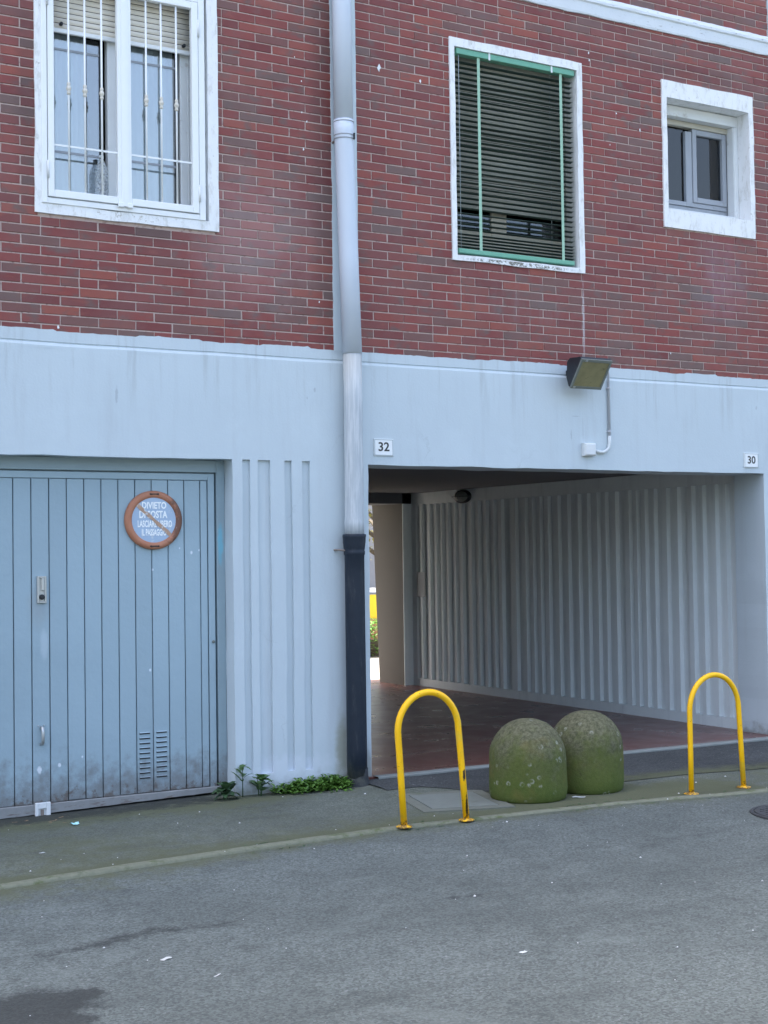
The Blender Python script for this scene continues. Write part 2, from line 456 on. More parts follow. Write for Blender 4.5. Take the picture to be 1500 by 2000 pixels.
def yellow_mat():
    k = NB('worn_yellow_paint')
    col = k.mix(k.noise(12, 4), (0.88, 0.47, 0.003), (0.94, 0.54, 0.005))
    col = k.mix(k.rng(k.noise(30, 7, 0.72), 0.63, 0.68, 0, 0.9), col, (0.11, 0.06, 0.03))
    col = k.mix(k.rng(k.noise(9, 6, 0.7), 0.5, 0.66, 0, 0.4), col, (0.62, 0.45, 0.06))
    z = k.sep()[2]
    g = k.math('ADD', k.rng(z, 0.16, -0.04, 0, 1, False), k.math('MULTIPLY', k.math('SUBTRACT', k.noise(45, 6, 0.7), 0.5), 1.6))
    col = k.mix(k.rng(g, 0.78, 0.95, 0, 0.9), col, (0.13, 0.075, 0.04))
    s = k.sep()
    for (cx, cy, cz, rx, rz) in ((2.553, -1.62, 0.245, 0.012, 0.045), (2.568, -1.62, 0.06, 0.010, 0.09)):
        q = k.blob(cx, cz, rx, rz, 0.5, k.noise(55, 5, 0.7), 1.5)
        col = k.mix(q, col, (0.035, 0.025, 0.02))
    k.bump(k.noise(60, 4), 0.12, 0.002)
    return k.done(col, 0.42, spec=0.35)

def rust_ring_mat():
    k = NB('faded_red_sign_rim')
    col = k.mix(k.noise(14, 5), (0.36, 0.135, 0.07), (0.46, 0.22, 0.14))
    x = k.sep()[0]
    w_ = k.math('ADD', k.rng(x, 1.25, 1.48, 0, 1, False), k.math('MULTIPLY', k.math('SUBTRACT', k.noise(20, 6, 0.7), 0.5), 1.6))
    col = k.mix(k.rng(w_, 0.4, 0.85, 0, 0.9), col, (0.13, 0.062, 0.042))
    col = k.mix(k.rng(k.noise(40, 5), 0.62, 0.75, 0, 0.6), col, (0.55, 0.42, 0.33))
    k.bump(k.noise(50, 5), 0.2, 0.002)
    return k.done(col, 0.55, spec=0.4)

def floor_mat():
    k = NB('red_brown_floor_tiles')
    br = k.n.new('ShaderNodeTexBrick')
    br.inputs['Scale'].default_value = 1.0
    br.inputs['Brick Width'].default_value = 0.15; br.inputs['Row Height'].default_value = 0.075
    br.inputs['Mortar Size'].default_value = 0.0025; br.offset = 0.5
    br.inputs['Color1'].default_value = (0.118, 0.044, 0.036, 1); br.inputs['Color2'].default_value = (0.130, 0.048, 0.038, 1)
    br.inputs['Mortar'].default_value = (0.105, 0.043, 0.036, 1)
    k.l.new(k.pos, br.inputs['Vector'])
    col = k.mix(k.rng(k.noise(2.5, 6, 0.65), 0.4, 0.7, 0, 0.4), br.outputs['Color'], (0.10, 0.055, 0.048))
    return k.done(col, k.rng(k.noise(3, 3), 0.3, 0.7, 0.26, 0.36), spec=0.5)

def glass_mat(name, tint=(0.9, 0.95, 0.97), refl=0.08):
    k = NB(name)
    tr = k.n.new('ShaderNodeBsdfTransparent'); tr.inputs[0].default_value = (*tint, 1)
    gl = k.n.new('ShaderNodeBsdfGlossy'); gl.inputs['Roughness'].default_value = 0.015
    fr = k.n.new('ShaderNodeFresnel'); fr.inputs[0].default_value = 1.5
    f = k.math('ADD', fr.outputs[0], refl, clamp=True)
    mx = k.n.new('ShaderNodeMixShader')
    k.l.new(f, mx.inputs[0]); k.l.new(tr.outputs[0], mx.inputs[1]); k.l.new(gl.outputs[0], mx.inputs[2])
    k.l.new(mx.outputs[0], k.n['Material Output'].inputs['Surface'])
    return k.m

def iron_mat():
    k = NB('black_cast_iron')
    c = k.mix(k.noise(14, 5), (0.009, 0.015, 0.026), (0.015, 0.024, 0.038))
    c = k.mix(k.rng(k.noise(1, 6, 0.7, k.scale((30, 30, 5))), 0.52, 0.75, 0, 0.7), c, (0.05, 0.058, 0.066))
    z = k.sep()[2]
    g = k.math('ADD', k.rng(z, 0.30, -0.05, 0, 1, False), k.math('MULTIPLY', k.math('SUBTRACT', k.noise(16, 6, 0.7), 0.5), 0.9))
    c = k.mix(k.rng(g, 0.4, 1.0, 0, 0.85), c, (0.075, 0.078, 0.066))
    k.bump(k.noise(40, 5), 0.3, 0.004)
    return k.done(c, 0.52, spec=0.3)

def bottle_mat():
    k = NB('clear_plastic')
    tr = k.n.new('ShaderNodeBsdfTransparent'); tr.inputs[0].default_value = (0.93, 0.95, 0.96, 1)
    k.put(k.b.inputs['Base Color'], (0.7, 0.75, 0.78)); k.b.inputs['Roughness'].default_value = 0.12
    mx = k.n.new('ShaderNodeMixShader'); k.put(mx.inputs[0], k.rng(k.noise(60, 4), 0.35, 0.65, 0.16, 0.5))
    k.l.new(tr.outputs[0], mx.inputs[1]); k.l.new(k.b.outputs[0], mx.inputs[2])
    k.l.new(mx.outputs[0], k.n['Material Output'].inputs['Surface'])
    return k.m

def leaf_mat(name, a, b, trans=0.25):
    k = NB(name)
    col = k.mix(k.noise(40, 3), a, b)
    oi = k.n.new('ShaderNodeObjectInfo')
    k.b.inputs['Transmission Weight'].default_value = 0.0
    tl = k.n.new('ShaderNodeBsdfTranslucent'); k.l.new(col, tl.inputs[0])
    mx = k.n.new('ShaderNodeMixShader'); mx.inputs[0].default_value = trans
    k.put(k.b.inputs['Base Color'], col); k.b.inputs['Roughness'].default_value = 0.5
    k.l.new(k.b.outputs[0], mx.inputs[1]); k.l.new(tl.outputs[0], mx.inputs[2])
    k.l.new(mx.outputs[0], k.n['Material Output'].inputs['Surface'])
    return k.m

def pipe_mat():
    k = NB('painted_drainpipe')
    a = k.mix(k.noise(2.5, 5), (0.50, 0.57, 0.66), (0.58, 0.64, 0.72))
    run = k.noise(1, 6, 0.7, k.scale((60, 60, 3.5)))
    # below the joint the paint is thin and chalky
    z = k.sep()[2]
    low = k.rng(z, 2.99, 2.96)
    chalk = k.mix(k.rng(run, 0.42, 0.62), (0.40, 0.445, 0.48), (0.52, 0.56, 0.59))
    chalk = k.mix(k.math('MULTIPLY', k.rng(z, 2.55, 2.98), 0.5), chalk, (0.46, 0.46, 0.41))
    col = k.mix(low, a, chalk)
    col = k.mix(k.blob(2.715, 3.55, 0.006, 0.12, 0.5, k.noise(30, 4), 0.8), col, (0.27, 0.32, 0.38))
    k.bump(k.math('ADD', k.noise(25, 5), run), 0.12, 0.004)
    return k.done(col, 0.5, spec=0.4)

M = {}
M['brick'] = brick_mat(); M['mortar'] = mortar_mat(); M['stucco'] = stucco_mat()
M['stucco_in'] = stucco_mat('brightened_passage_stucco', (0.73, 0.79, 0.80), False)  # facade paint lightened to make up for dim light in the passage
M['warm_wall'] = plain('warm_lit_pier_plaster', (0.062, 0.056, 0.046), 0.8, 0.06, 3)  # brown tone stands in for warm light from the yard
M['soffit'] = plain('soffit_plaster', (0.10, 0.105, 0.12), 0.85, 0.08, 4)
M['side_wall_dim'] = plain('dimmed_side_wall_paint', (0.30, 0.31, 0.32), 0.7)  # unseen side wall's paint darkened to cut light bounced onto the ribs
M['surround'] = surround_mat(); M['door'] = door_mat(); M['doorframe'] = door_mat('blue_grey_frame_paint', (0.27, 0.36, 0.405), False)
M['kerb'] = plain('mossy_kerb_stone', (0.150, 0.160, 0.115), 0.9, 0.35, 30, bump=0.4, bscale=90, dirt=(0.085, 0.105, 0.045), dscale=9, dth=(0.5, 0.64))
M['road'] = asphalt_mat('road_asphalt', (0.072, 0.085, 0.081), (0.162, 0.186, 0.178), 105)
M['pave'] = asphalt_mat('pavement_asphalt', (0.078, 0.089, 0.074), (0.158, 0.175, 0.148), 120)
M['patch'] = asphalt_mat('dark_asphalt_patch', (0.034, 0.038, 0.040), (0.082, 0.088, 0.088), 110)
M['yard'] = plain('pale_courtyard_paving', (0.24, 0.23, 0.21), 0.85, 0.1, 3, bump=0.2)
M['stone'] = plain('grey_threshold_stone', (0.19, 0.21, 0.20), 0.8, 0.15, 20, bump=0.25, dirt=(0.19, 0.2, 0.18))
M['slab'] = plain('concrete_cover', (0.15, 0.168, 0.152), 0.9, 0.14, 22, bump=0.4, bscale=120, dirt=(0.12, 0.135, 0.10), dscale=4)
M['slabrim'] = plain('concrete_cover_rim', (0.13, 0.14, 0.115), 0.9, 0.2, 22, bump=0.4, bscale=120, dirt=(0.08, 0.1, 0.05), dscale=4)
M['concrete'] = concrete_moss_mat(); M['yellow'] = yellow_mat()
M['floor'] = floor_mat(); M['pipe'] = pipe_mat()
M['black_iron'] = iron_mat()
M['white'] = plain('white_enamel', (0.76, 0.79, 0.80), 0.4, 0.04, 8)
M['white_dirty'] = plain('aged_white_paint', (0.66, 0.69, 0.70), 0.5, 0.06, 8, dirt=(0.45, 0.44, 0.42), dscale=12)
M['cream'] = plain('cream_knob_paint', (0.62, 0.59, 0.52), 0.5, 0.1, 30)
M['shutter'] = plain('beige_shutter_slat', (0.72, 0.68, 0.60), 0.55, 0.06, 9)
M['shutter_dull'] = plain('grey_beige_shutter', (0.36, 0.365, 0.32), 0.6, 0.08, 9)
M['grey_frame'] = plain('grey_aluminium_frame', (0.30, 0.325, 0.36), 0.45, 0.06, 9)
M['beige_frame'] = plain('beige_window_frame', (0.44, 0.42, 0.35), 0.55, 0.08, 9)
M['dark'] = plain('dark_interior', (0.025, 0.027, 0.03), 0.9, 0.1, 5)
M['curtain'] = leaf_mat('white_net_curtain', (0.80, 0.85, 0.90), (0.88, 0.91, 0.94), 0.35)
M['glass'] = glass_mat('window_glass', refl=0.16); M['glass_dark'] = glass_mat('smoky_window_glass', (0.55, 0.6, 0.65), 0.03)
M['bottle'] = bottle_mat()
M['green_rail'] = plain('mint_green_paint', (0.135, 0.365, 0.26), 0.45, 0.06, 12, dirt=(0.10, 0.26, 0.19), dscale=5)
M['green_tape'] = plain('pale_green_tape', (0.31, 0.50, 0.38), 0.75, 0.1, 40)
M['green_slat'] = plain('dark_green_slat', (0.020, 0.050, 0.038), 0.5, 0.2, 10)
M['lamp_black'] = plain('black_lamp_housing', (0.012, 0.015, 0.02), 0.45, 0.2, 20)
M['lamp_rim'] = plain('grey_lamp_rim', (0.16, 0.18, 0.165), 0.5, 0.1, 20)
M['lamp_glass'] = plain('dusty_yellowed_lamp_glass', (0.235, 0.215, 0.115), 0.3, 0.35, 14, dirt=(0.10, 0.09, 0.05), dscale=16)
M['conduit'] = plain('grey_conduit', (0.44, 0.46, 0.50), 0.5, 0.05, 12)
M['jbox'] = plain('pale_plastic_box', (0.62, 0.66, 0.67), 0.5, 0.04, 12)
M['ink'] = plain('black_lettering', (0.018, 0.02, 0.022), 0.5, 0.05, 10)
M['plate_edge'] = plain('pale_grey_plate_border', (0.36, 0.43, 0.46), 0.5, 0.05, 10)
M['sign_face'] = plain('faded_blue_sign_face', (0.34, 0.45, 0.59), 0.5, 0.12, 12, dirt=(0.55, 0.6, 0.62), dscale=22)
M['sign_text'] = plain('white_sign_lettering', (0.84, 0.87, 0.88), 0.5, 0.05, 30)
M['sign_rim'] = rust_ring_mat()
M['sign_bar'] = plain('faded_orange_bar', (0.42, 0.265, 0.18), 0.55, 0.2, 30, dirt=(0.55, 0.58, 0.6), dscale=28, dth=(0.52, 0.6))
M['steel'] = plain('worn_steel', (0.46, 0.48, 0.48), 0.35, 0.1, 20, metal=0.6)
M['iron_cover'] = plain('dark_iron_cover', (0.035, 0.038, 0.042), 0.6, 0.2, 20, bump=0.4, bscale=80)
M['leaf'] = leaf_mat('weed_leaf', (0.05, 0.115, 0.035), (0.09, 0.175, 0.05))
M['leaf_dull'] = leaf_mat('dull_weed_leaf', (0.04, 0.085, 0.035), (0.065, 0.13, 0.055))
M['clover'] = leaf_mat('ground_cover_leaf', (0.06, 0.15, 0.02), (0.13, 0.26, 0.04))
M['hedge'] = leaf_mat('hedge_leaf', (0.07, 0.19, 0.02), (0.14, 0.30, 0.04))
M['tree_leaf'] = leaf_mat('spring_tree_leaf', (0.12, 0.13, 0.03), (0.20, 0.19, 0.05), 0.45)
M['bark'] = plain('tree_bark', (0.10, 0.085, 0.065), 0.9, 0.3, 12, bump=0.5, bscale=30)
M['paper'] = plain('white_paper', (0.52, 0.54, 0.53), 0.8, 0.05, 30)
M['cyan'] = plain('pale_cyan_paper', (0.42, 0.72, 0.74), 0.8, 0.05, 30)
M['dry_leaf'] = plain('dry_leaf_brown', (0.20, 0.14, 0.08), 0.8, 0.3, 30)
M['yellow_panel'] = plain('bright_yellow_panel', (0.72, 0.55, 0.02), 0.5, 0.05, 8)
M['terracotta'] = plain('terracotta_wall', (0.36, 0.16, 0.09), 0.85, 0.15, 8)
M['far_wall'] = plain('far_grey_wall', (0.32, 0.32, 0.33), 0.85, 0.06, 2)
M['roof'] = plain('flat_roof', (0.2, 0.2, 0.2), 0.9)
M['wire'] = plain('rusty_wire', (0.2, 0.17, 0.15), 0.7)

# ------------------------------------------------------------------ the ground
KP = [(-30, -1.95), (-3, -1.95), (-1.2, -1.82), (-0.256, -1.705), (0.437, -1.627), (1.205, -1.562), (2.148, -1.515), (2.918, -1.565), (3.716, -1.62), (4.3, -1.72), (4.79, -1.80), (6.5, -2.05), (9, -2.3), (30, -2.6)]
def kerb_y(x):
    for (a, b), (c, d) in zip(KP, KP[1:]):
        if a <= x <= c: return b + (d - b) * (x - a) / (c - a)
    return KP[0][1] if x < KP[0][0] else KP[-1][1]
def sst(a, b, x):
    t = max(0.0, min(1.0, (x - a) / (b - a))); return t * t * (3 - 2 * t)
def pave_z(x, y):
    z = -0.03 - 0.012 * sst(1.8, 0.2, x) * sst(-0.7, 0.0, y)
    z += 0.02 * sst(2.6, 2.9, x) * sst(-0.75, -0.10, y)
    return z + 0.004 * nz(x, y, 3.3, 1.7)
def road_z(x, y):
    e = -0.046 + 0.008 * sst(1.2, 3.4, x)
    return e + (-0.06 - e) * sst(0.0, 1.2, kerb_y(x) - y) + 0.006 * nz(x, y, 9.1, 0.9)

def ground_grid(name, mt, xs, rows, zf, moss, dark, kind='structure'):
    """rows(x) -> list of y values (same count for every x)"""
    mb = MB(); mo = []; da = []
    ny = len(rows(xs[0]))
    for x in xs:
        for y in rows(x):
            mb.vert((x, y, zf(x, y))); mo.append(moss(x, y)); da.append(dark(x, y))
    for i in range(len(xs) - 1):
        for j in range(ny - 1):
            a = i * ny + j
            mb.face((a, a + ny, a + ny + 1, a + 1), True)
    o = mb.build(name, mt, None, {'moss': mo, 'dark': da})
    return tag(o, kind=kind)

def seg_d(x, y, a, b):
    ax, ay = a; bx, by = b
    t = max(0, min(1, ((x - ax) * (bx - ax) + (y - ay) * (by - ay)) / ((bx - ax) ** 2 + (by - ay) ** 2)))
    return math.hypot(x - ax - t * (bx - ax), y - ay - t * (by - ay))

lin = lambda a, b, n: [a + (b - a) * i / n for i in range(n + 1)]
def road_moss(x, y):
    d = kerb_y(x) - y
    return 0.80 * math.exp(-d / (0.20 + 0.22 * sst(2, -0.3, x))) + 0.16 * math.exp(-d / 0.8)
STAINS = [((-0.47, -2.97), (-0.15, -2.95), 0.035), ((-0.15, -2.93), (0.12, -2.83), 0.05), ((0.15, -2.88), (0.42, -2.92), 0.05),
          ((1.49, -3.08), (1.66, -3.10), 0.028), ((-1.0, -3.72), (-0.64, -3.63), 0.105), ((-0.62, -3.62), (-0.44, -3.57), 0.035), ((-0.70, -3.78), (-0.60, -3.86), 0.05)]
def road_dark(x, y):
    v = 0.0
    for i, (a, b, r) in enumerate(STAINS):
        v = max(v, (1.5 if i in (4, 5, 6) else 0.86) - (0.42 if i > 3 else 0.30) * seg_d(x, y, a, b) / r)
    return max(0.0, v)
xs_r = [-30, -20, -12, -7, -4] + lin(-3, 6.0, 225) + [7, 8.5, 10, 14, 20, 30]
ground_grid('road', M['road'], xs_r,
            lambda x: [kerb_y(x) - 0.057 - t for t in [0, 0.02, 0.05] + lin(0.09, 3.4, 82) + [3.7, 4.2, 5, 6.5, 9, 14]], road_z, road_moss, road_dark)

def pave_moss(x, y):
    dk = y - kerb_y(x)
    v = 0.75 * math.exp(-dk / 0.16) + 0.40 + 0.30 * nz(x, y, 2.2, 1.4)
    v += 0.55 * math.exp(-((y + 0.18) / 0.22) ** 2) * sst(2.4, 1.9, x)
    v += 0.45 * math.exp(-((x - 4.0) / 0.5) ** 2 - ((y + 1.45) / 0.25) ** 2)
    for (bx, by) in ((3.352, -1.165), (3.874, -1.118), (4.5, -1.55)):
        v += 0.45 * sst(0.50, 0.26, math.hypot(x - bx, y - by))
    v -= 0.25 * sst(0.6, 0.2, abs(x - 2.3)) * sst(0.5, 0.1, abs(y + 0.9))
    return v
def pave_dark(x, y):
    v = 0.95 * sst(0.42, 0.0, -y) * sst(1.9, 1.5, x)          # grime in front of the garage door
    v = max(v, 0.5 * sst(0.5, 0.0, seg_d(x, y, (0.0, -0.3), (1.2, -0.32)) / 0.6))
    v = max(v, 0.55 - 0.3 * seg_d(x, y, (1.6, -0.45), (2.0, -0.5)) / 0.12)
    return v
xs_p = [-30, -14, -6, -3] + lin(-1.5, 7.5, 225) + [9, 12, 18, 30]
ground_grid('pavement', M['pave'], xs_p, lambda x: [kerb_y(x) + (0.30 - kerb_y(x)) * t for t in lin(0, 1, 44)], pave_z, pave_moss, pave_dark)

# dark newer asphalt in front of the passage, lying on the pavement
def patch_front(x):
    return -0.42 - 0.62 * sst(2.9, 3.5, x) - 0.12 * sst(4.6, 5.6, x) + 0.05 * nz(x, 0, 1.2, 2.2)
xp = lin(2.72, 7.6, 120)
ground_grid('asphalt_patch', M['patch'], xp, lambda x: [patch_front(x) + (-0.06 - patch_front(x)) * t for t in lin(0, 1, 24)],
            lambda x, y: pave_z(x, y) + 0.004 + 0.006 * sst(0, 0.1, y - patch_front(x)),
            lambda x, y: 0.75 * sst(0.42, 0.0, y - patch_front(x)) * sst(3.0, 3.6, x) + 0.12, lambda x, y: 0.38 + 0.35 * nz(x, y, 0, 1.5))

# kerb: one low, worn, mossy run of stone
mb = MB()
for x in [-30, -15, -6] + lin(-2.5, 6.5, 180) + [8, 12, 20, 30]:
    y = kerb_y(x); j = 0.007 * nz(x, 0, 0, 6) + 0.004 * nz(x, 3, 0, 17)
    zt = -0.026 + 0.004 * nz(x, 1, 5, 3)
    for p in ((y + 0.012, zt - 0.05), (y + 0.004, zt - 0.002), (y - 0.014, zt), (y - 0.046 + j, zt - 0.003), (y - 0.058 + j, zt - 0.011), (y - 0.062 + j, zt - 0.09)):
        mb.vert((x, p[0], p[1]))
n = len(mb.v) // 6
for i in range(n - 1):
    for j in range(5):
        a = i * 6 + j; mb.face((a, a + 1, a + 7, a + 6), True)
tag(mb.build('kerb', M['kerb']), kind='structure')
g = MB(); g.poly([(-1500, -1500, -0.28), (1500, -1500, -0.28), (1500, 1500, -0.28), (-1500, 1500, -0.28)])
tag(g.build('ground', M['road'], None, {'moss': [0.0] * 4, 'dark': [0.0] * 4}), kind='structure')
g = MB(); g.box(-12, 30, 6.0, 40, -0.2, -0.012)
tag(g.build('courtyard_paving', M['yard']), kind='structure')
g = MB(); g.v = [(2.6, -0.04, -0.12), (7.0, -0.15, -0.12), (7.0, 6.7, -0.12), (2.6, 6.7, -0.12), (2.6, -0.04, 0.008), (7.0, -0.15, 0.008), (7.0, 6.7, 0.008), (2.6, 6.7, 0.008)]
for q in ((0, 3, 2, 1), (4, 5, 6, 7), (0, 1, 5, 4), (1, 2, 6, 5), (2, 3, 7, 6), (3, 0, 4, 7)): g.face(q)
tag(g.build('passage_floor', M['floor']), kind='structure')

# ------------------------------------------------------------------ the building
B = empty('apartment_building', (0, 0, 0), 'red brick apartment building with pale blue stucco ground floor and an open passage', 'building')
X0, X1 = -16.0, 13.0
DL = (-0.62, 1.788)      # garage door opening
PL = (2.838, 6.69)       # passage opening
GR = [(1.862, 1.919), (1.976, 2.072), (2.181, 2.236), (2.315, 2.374)]
def top_edge(x):
    s = 0.006 * nz(x, 0, 0, 9) + 0.004 * nz(x, 2, 0, 31)
    return s + (0.006 if nz(x, 5, 0, 2.3) > 0.12 else -0.004)
xb = sorted({X0, -2.0, DL[0], DL[1], PL[0], PL[1], 7.6, X1} | {v for q in GR for v in q})
zb = [-0.10, 0.10, 2.207, 2.222, 2.90]
def wall_depth(x, z):
    if DL[0] < x < DL[1] and z < 2.222: return None
    if PL[0] < x < PL[1] and z < 2.207: return None
    if 0.10 < z < 2.222:
        for a, b in GR:
            if a < x < b: return 0.022
    return 0.0
relief(xb, zb, wall_depth, -0.012, 0.352, 0.006, 0.10).build('ground_floor_wall', M['stucco'], B)
# bevelled ledge and the ragged painted strip above it
mb = MB(); xs_ = [X0, -8, -4] + lin(-2, 9, 420) + [X1]; prof = [(-0.012, 2.896), (-0.012, 2.914), (-0.004, 2.930), (0.003, 2.933), (0.003, 2.939), (-0.003, 2.942), (-0.003, 3.012), (0.02, 3.012)]
for x in xs_:
    for i, (y, z) in enumerate(prof):
        dz = top_edge(x) if i >= 6 else 0.004 * nz(x, 0, 0, 2.0)
        mb.vert((x, y + (0.0018 * nz(x, z, 0, 5) if i == 6 else 0), z + dz))
for i in range(len(xs_) - 1):
    for j in range(7):
        a = i * 8 + j; mb.face((a, a + 8, a + 9, a + 1))
mb.build('stucco_band', M['stucco'], B)

HL, BL, OL = 0.062, 0.25144, 0.36654
HR, OR = 0.063344, 3.03347
HOLES = [(0.475, 1.69, 3.775, 5.385), (3.60, 4.80, 3.757, 5.385), (5.665, 6.63, 4.22, 5.385)]     # wall openings, hidden behind the surrounds
OUTER = [(0.456, 1.711, 3.752, 5.405), (3.582, 4.819, 3.740, 5.405), (5.642, 6.652, 4.196, 5.408)]
xb = sorted({X0, X1} | {v for h in HOLES for v in h[:2]})
zb = sorted({2.94, 16.0} | {v for h in HOLES for v in h[2:]})
def upper_depth(x, z):
    for a, b, c, d in HOLES:
        if a < x < b and c < z < d: return None
    return 0.0
brick_wall = relief(xb, zb, upper_depth, 0.0052, 0.335).build('brick_wall', M['mortar'], B)

# every brick; the 300 that show largest are objects, the rest is one part
camP = Vector((-2.207, -8.83, 1.575))
bricks = []
def lay(xa, xb_, zlo, zhi, origin, h, zbase):
    k = math.floor((zlo - zbase) / h)
    while zbase + k * h < zhi - 0.004:
        z0 = max(zlo, zbase + k * h + 0.0045); z1 = min(zhi, zbase + (k + 1) * h - 0.0045)
        if z1 - z0 > 0.012:
            u = math.floor((xa - origin) / BL) - 1
            off = 0.0 if k % 2 == 0 else 0.5
            while True:
                jx = 0.004 * nz(u * 7.3, k * 3.1, 0.5)
                a = origin + (u + off) * BL + 0.0045 + jx; b = a + BL - 0.009
                if a > xb_: break
                u += 1
                a2, b2 = max(a, xa), min(b, xb_)
                if b2 - a2 < 0.012: continue
                if rnd.random() < 0.035 and b2 - a2 > 0.2:      # now and then two half bricks
                    mid = (a2 + b2) / 2; segs = [(a2, mid - 0.004), (mid + 0.004, b2)]
                else: segs = [(a2, b2)]
                for s in segs:
                    parts = [s]
                    for (p, q, c, d) in HOLES:
                        nxt = []
                        for (e, f) in parts:
                            if z1 <= c or z0 >= d or f <= p or e >= q: nxt.append((e, f)); continue
                            if e < p - 0.01: nxt.append((e, p))
                            if f > q + 0.01: nxt.append((q, f))
                        parts = nxt
                    for (e, f) in parts: bricks.append((e, f, z0, z1))
        k += 1
STR = [(2.58, 2.785), (6.857, 6.96)]
lay(-4.0, STR[0][0] + 0.01, 2.985, 5.80, OL, HL, 3.05)
lay(STR[0][1] - 0.01, STR[1][0] + 0.006, 2.985, 5.80, OR, HR, 3.05164)
lay(STR[1][1] - 0.006, 12.9, 2.985, 5.80, OR + 0.09, HR, 3.05164)
lay(-4.0, STR[0][0] + 0.01, 5.962, 9.8, OL + 0.05, HL, 5.962)
lay(STR[0][1] - 0.01, STR[1][0] + 0.006, 5.962, 9.8, OR + 0.045, HR, 5.962)
lay(STR[1][1] - 0.006, 12.9, 5.962, 9.8, OR + 0.09, HR, 5.962)
def area(b):
    c = Vector(((b[0] + b[1]) / 2, 0, (b[2] + b[3]) / 2)); v = c - camP
    z = v.dot(fwd); x = 750 + 2802 * v.dot(right) / z; y = 1000 - 2802 * v.dot(up) / z
    vis = 0 < x < 1500 and 0 < y < 2000
    for (p, q, r_, s) in OUTER:
        if p - 0.02 < c.x < q + 0.02 and r_ < c.z < s: vis = False
    if 2.5 < c.x < 2.79: vis = False
    a = (b[1] - b[0]) * (b[3] - b[2]) * (-v.y) / z ** 3
    return a if vis else a * 1e-4
bricks.sort(key=area, reverse=True)
bm_cache = {}
def brick_mesh(wd, ht, var):
    key = (round(wd, 3), round(ht, 3), var)
    if key not in bm_cache:
        mb = MB(); mb.cbox(-wd / 2, wd / 2, 0, 0.014, -ht / 2, ht / 2, 0.0022)
        r2 = random.Random(hash(key) & 0xffff)
        mb.v = [(x + r2.uniform(-0.0014, 0.0014), y + (r2.uniform(-0.0010, 0.0010) if y < 0.005 else 0), z + r2.uniform(-0.0012, 0.0012)) for x, y, z in mb.v]
        bm_cache[key] = mb.data('brick', M['brick'])
    return bm_cache[key]
for i, (a, b, c, d) in enumerate(bricks[:300]):
    o = link('brick', brick_mesh(b - a, d - c, i % 4), brick_wall)
    o.location = ((a + b) / 2, rnd.uniform(-0.0008, 0.0008), (c + d) / 2)
mb = MB(); bv = []
for (a, b, c, d) in bricks[300:]:
    n0 = len(mb.v); mb.cbox(a, b, rnd.uniform(-0.0008, 0.0008), 0.014, c, d, 0.0022)
    mb.v[n0:] = [(x + rnd.uniform(-0.0013, 0.0013), y, z + rnd.uniform(-0.0011, 0.0011)) for x, y, z in mb.v[n0:]]
    q = rnd.random(); bv += [q] * (len(mb.v) - n0)
tag(mb.build('brickwork', M['brick'], brick_wall, {'bv': bv}), kind='stuff')

# string course, its paint edge wavers
mb = MB(); xs_ = [X0, -8, -4] + lin(-2, 9, 260) + [X1]
prof = [(0.02, 5.800), (-0.012, 5.800), (-0.016, 5.815), (-0.018, 5.895), (-0.030, 5.905), (-0.030, 5.925), (-0.012, 5.962), (0.02, 5.966)]
for x in xs_:
    for i, (y, z) in enumerate(prof):
        a = 0.008 if i in (0, 1, 6, 7) else 0.004
        mb.vert((x, y + 0.003 * nz(x, i, 0, 7), z + a * nz(x, i // 2, 0, 5) + 0.003 * nz(x, i // 2, 3, 23)))
for i in range(len(xs_) - 1):
    for j in range(len(prof) - 1):
        a = i * len(prof) + j; mb.face((a, a + len(prof), a + len(prof) + 1, a + 1))
k = NB('string_course_paint')
c_ = k.mix(k.noise(3, 5), (0.56, 0.61, 0.66), (0.68, 0.72, 0.75))
c_ = k.mix(k.rng(k.noise(1, 6, 0.7, k.scale((16, 16, 60))), 0.6, 0.68, 0, 0.75), c_, (0.22, 0.23, 0.23))
k.bump(k.noise(40, 5), 0.3, 0.004)
mb.build('string_course', k.done(c_, 0.75), B)
for a, b in STR:
    mb = MB(); zs_ = lin(3.0, 9.5, 200) + [15.9]
    for z in zs_:
        if 5.78 < z < 5.98: zz_ = z
        e = 0.006 * nz(a, z, 0, 6) + 0.004 * nz(a, z, 4, 21)
        mb.vert((a + e, 0.012, z)); mb.vert((a + e, -0.006, z)); mb.vert((b + 0.5 * e, -0.006, z)); mb.vert((b + 0.5 * e, 0.012, z))
    for i in range(len(zs_) - 1):
        for j in range(3):
            q = i * 4 + j; mb.face((q, q + 1, q + 5, q + 4))
    mb.build('painted_strip', M['stucco'], B)

# shell of the house behind the facade
sh = MB()
sh.box(X0, X1, 0.35, 6.4, 16.0, 16.3)                 # roof
sh.box(X0 - 0.2, X0 - 0.001, -0.01, 6.4, -0.1, 16.3) # left end
sh.box(X1 + 0.001, X1 + 0.2, -0.01, 6.4, -0.1, 16.3) # right end
sh.box(X0, 2.45, 6.06, 6.38, -0.1, 15.99)            # rear wall either side of the passage and above it
sh.box(7.2, X1, 6.06, 6.38, -0.1, 15.99)
sh.box(2.45, 7.2, 6.06, 6.38, 2.42, 15.99)
sh.box(2.45, 5.95, 6.06, 6.38, -0.1, 2.165)         # unseen infill added across the passage end to cut light from the yard
sh.build('rear_shell', M['far_wall'], B)
fl = MB(); fl.box(X0, X1, 0.345, 6.05, 2.42, 2.95)
fl.box(X0, X1, 0.36, 6.05, 5.45, 5.7)
fl.build('floor_slab', M['dark'], B)
quadbox('sun_shade_slab', M['far_wall'], B, 3.6, 8.2, 6.39, 7.8, 2.45, 2.62)  # unseen slab added to keep direct sun out of the passage
quadbox('passage_ceiling', M['soffit'], B, 2.5, 6.9, 0.345, 6.05, 2.29, 2.415)
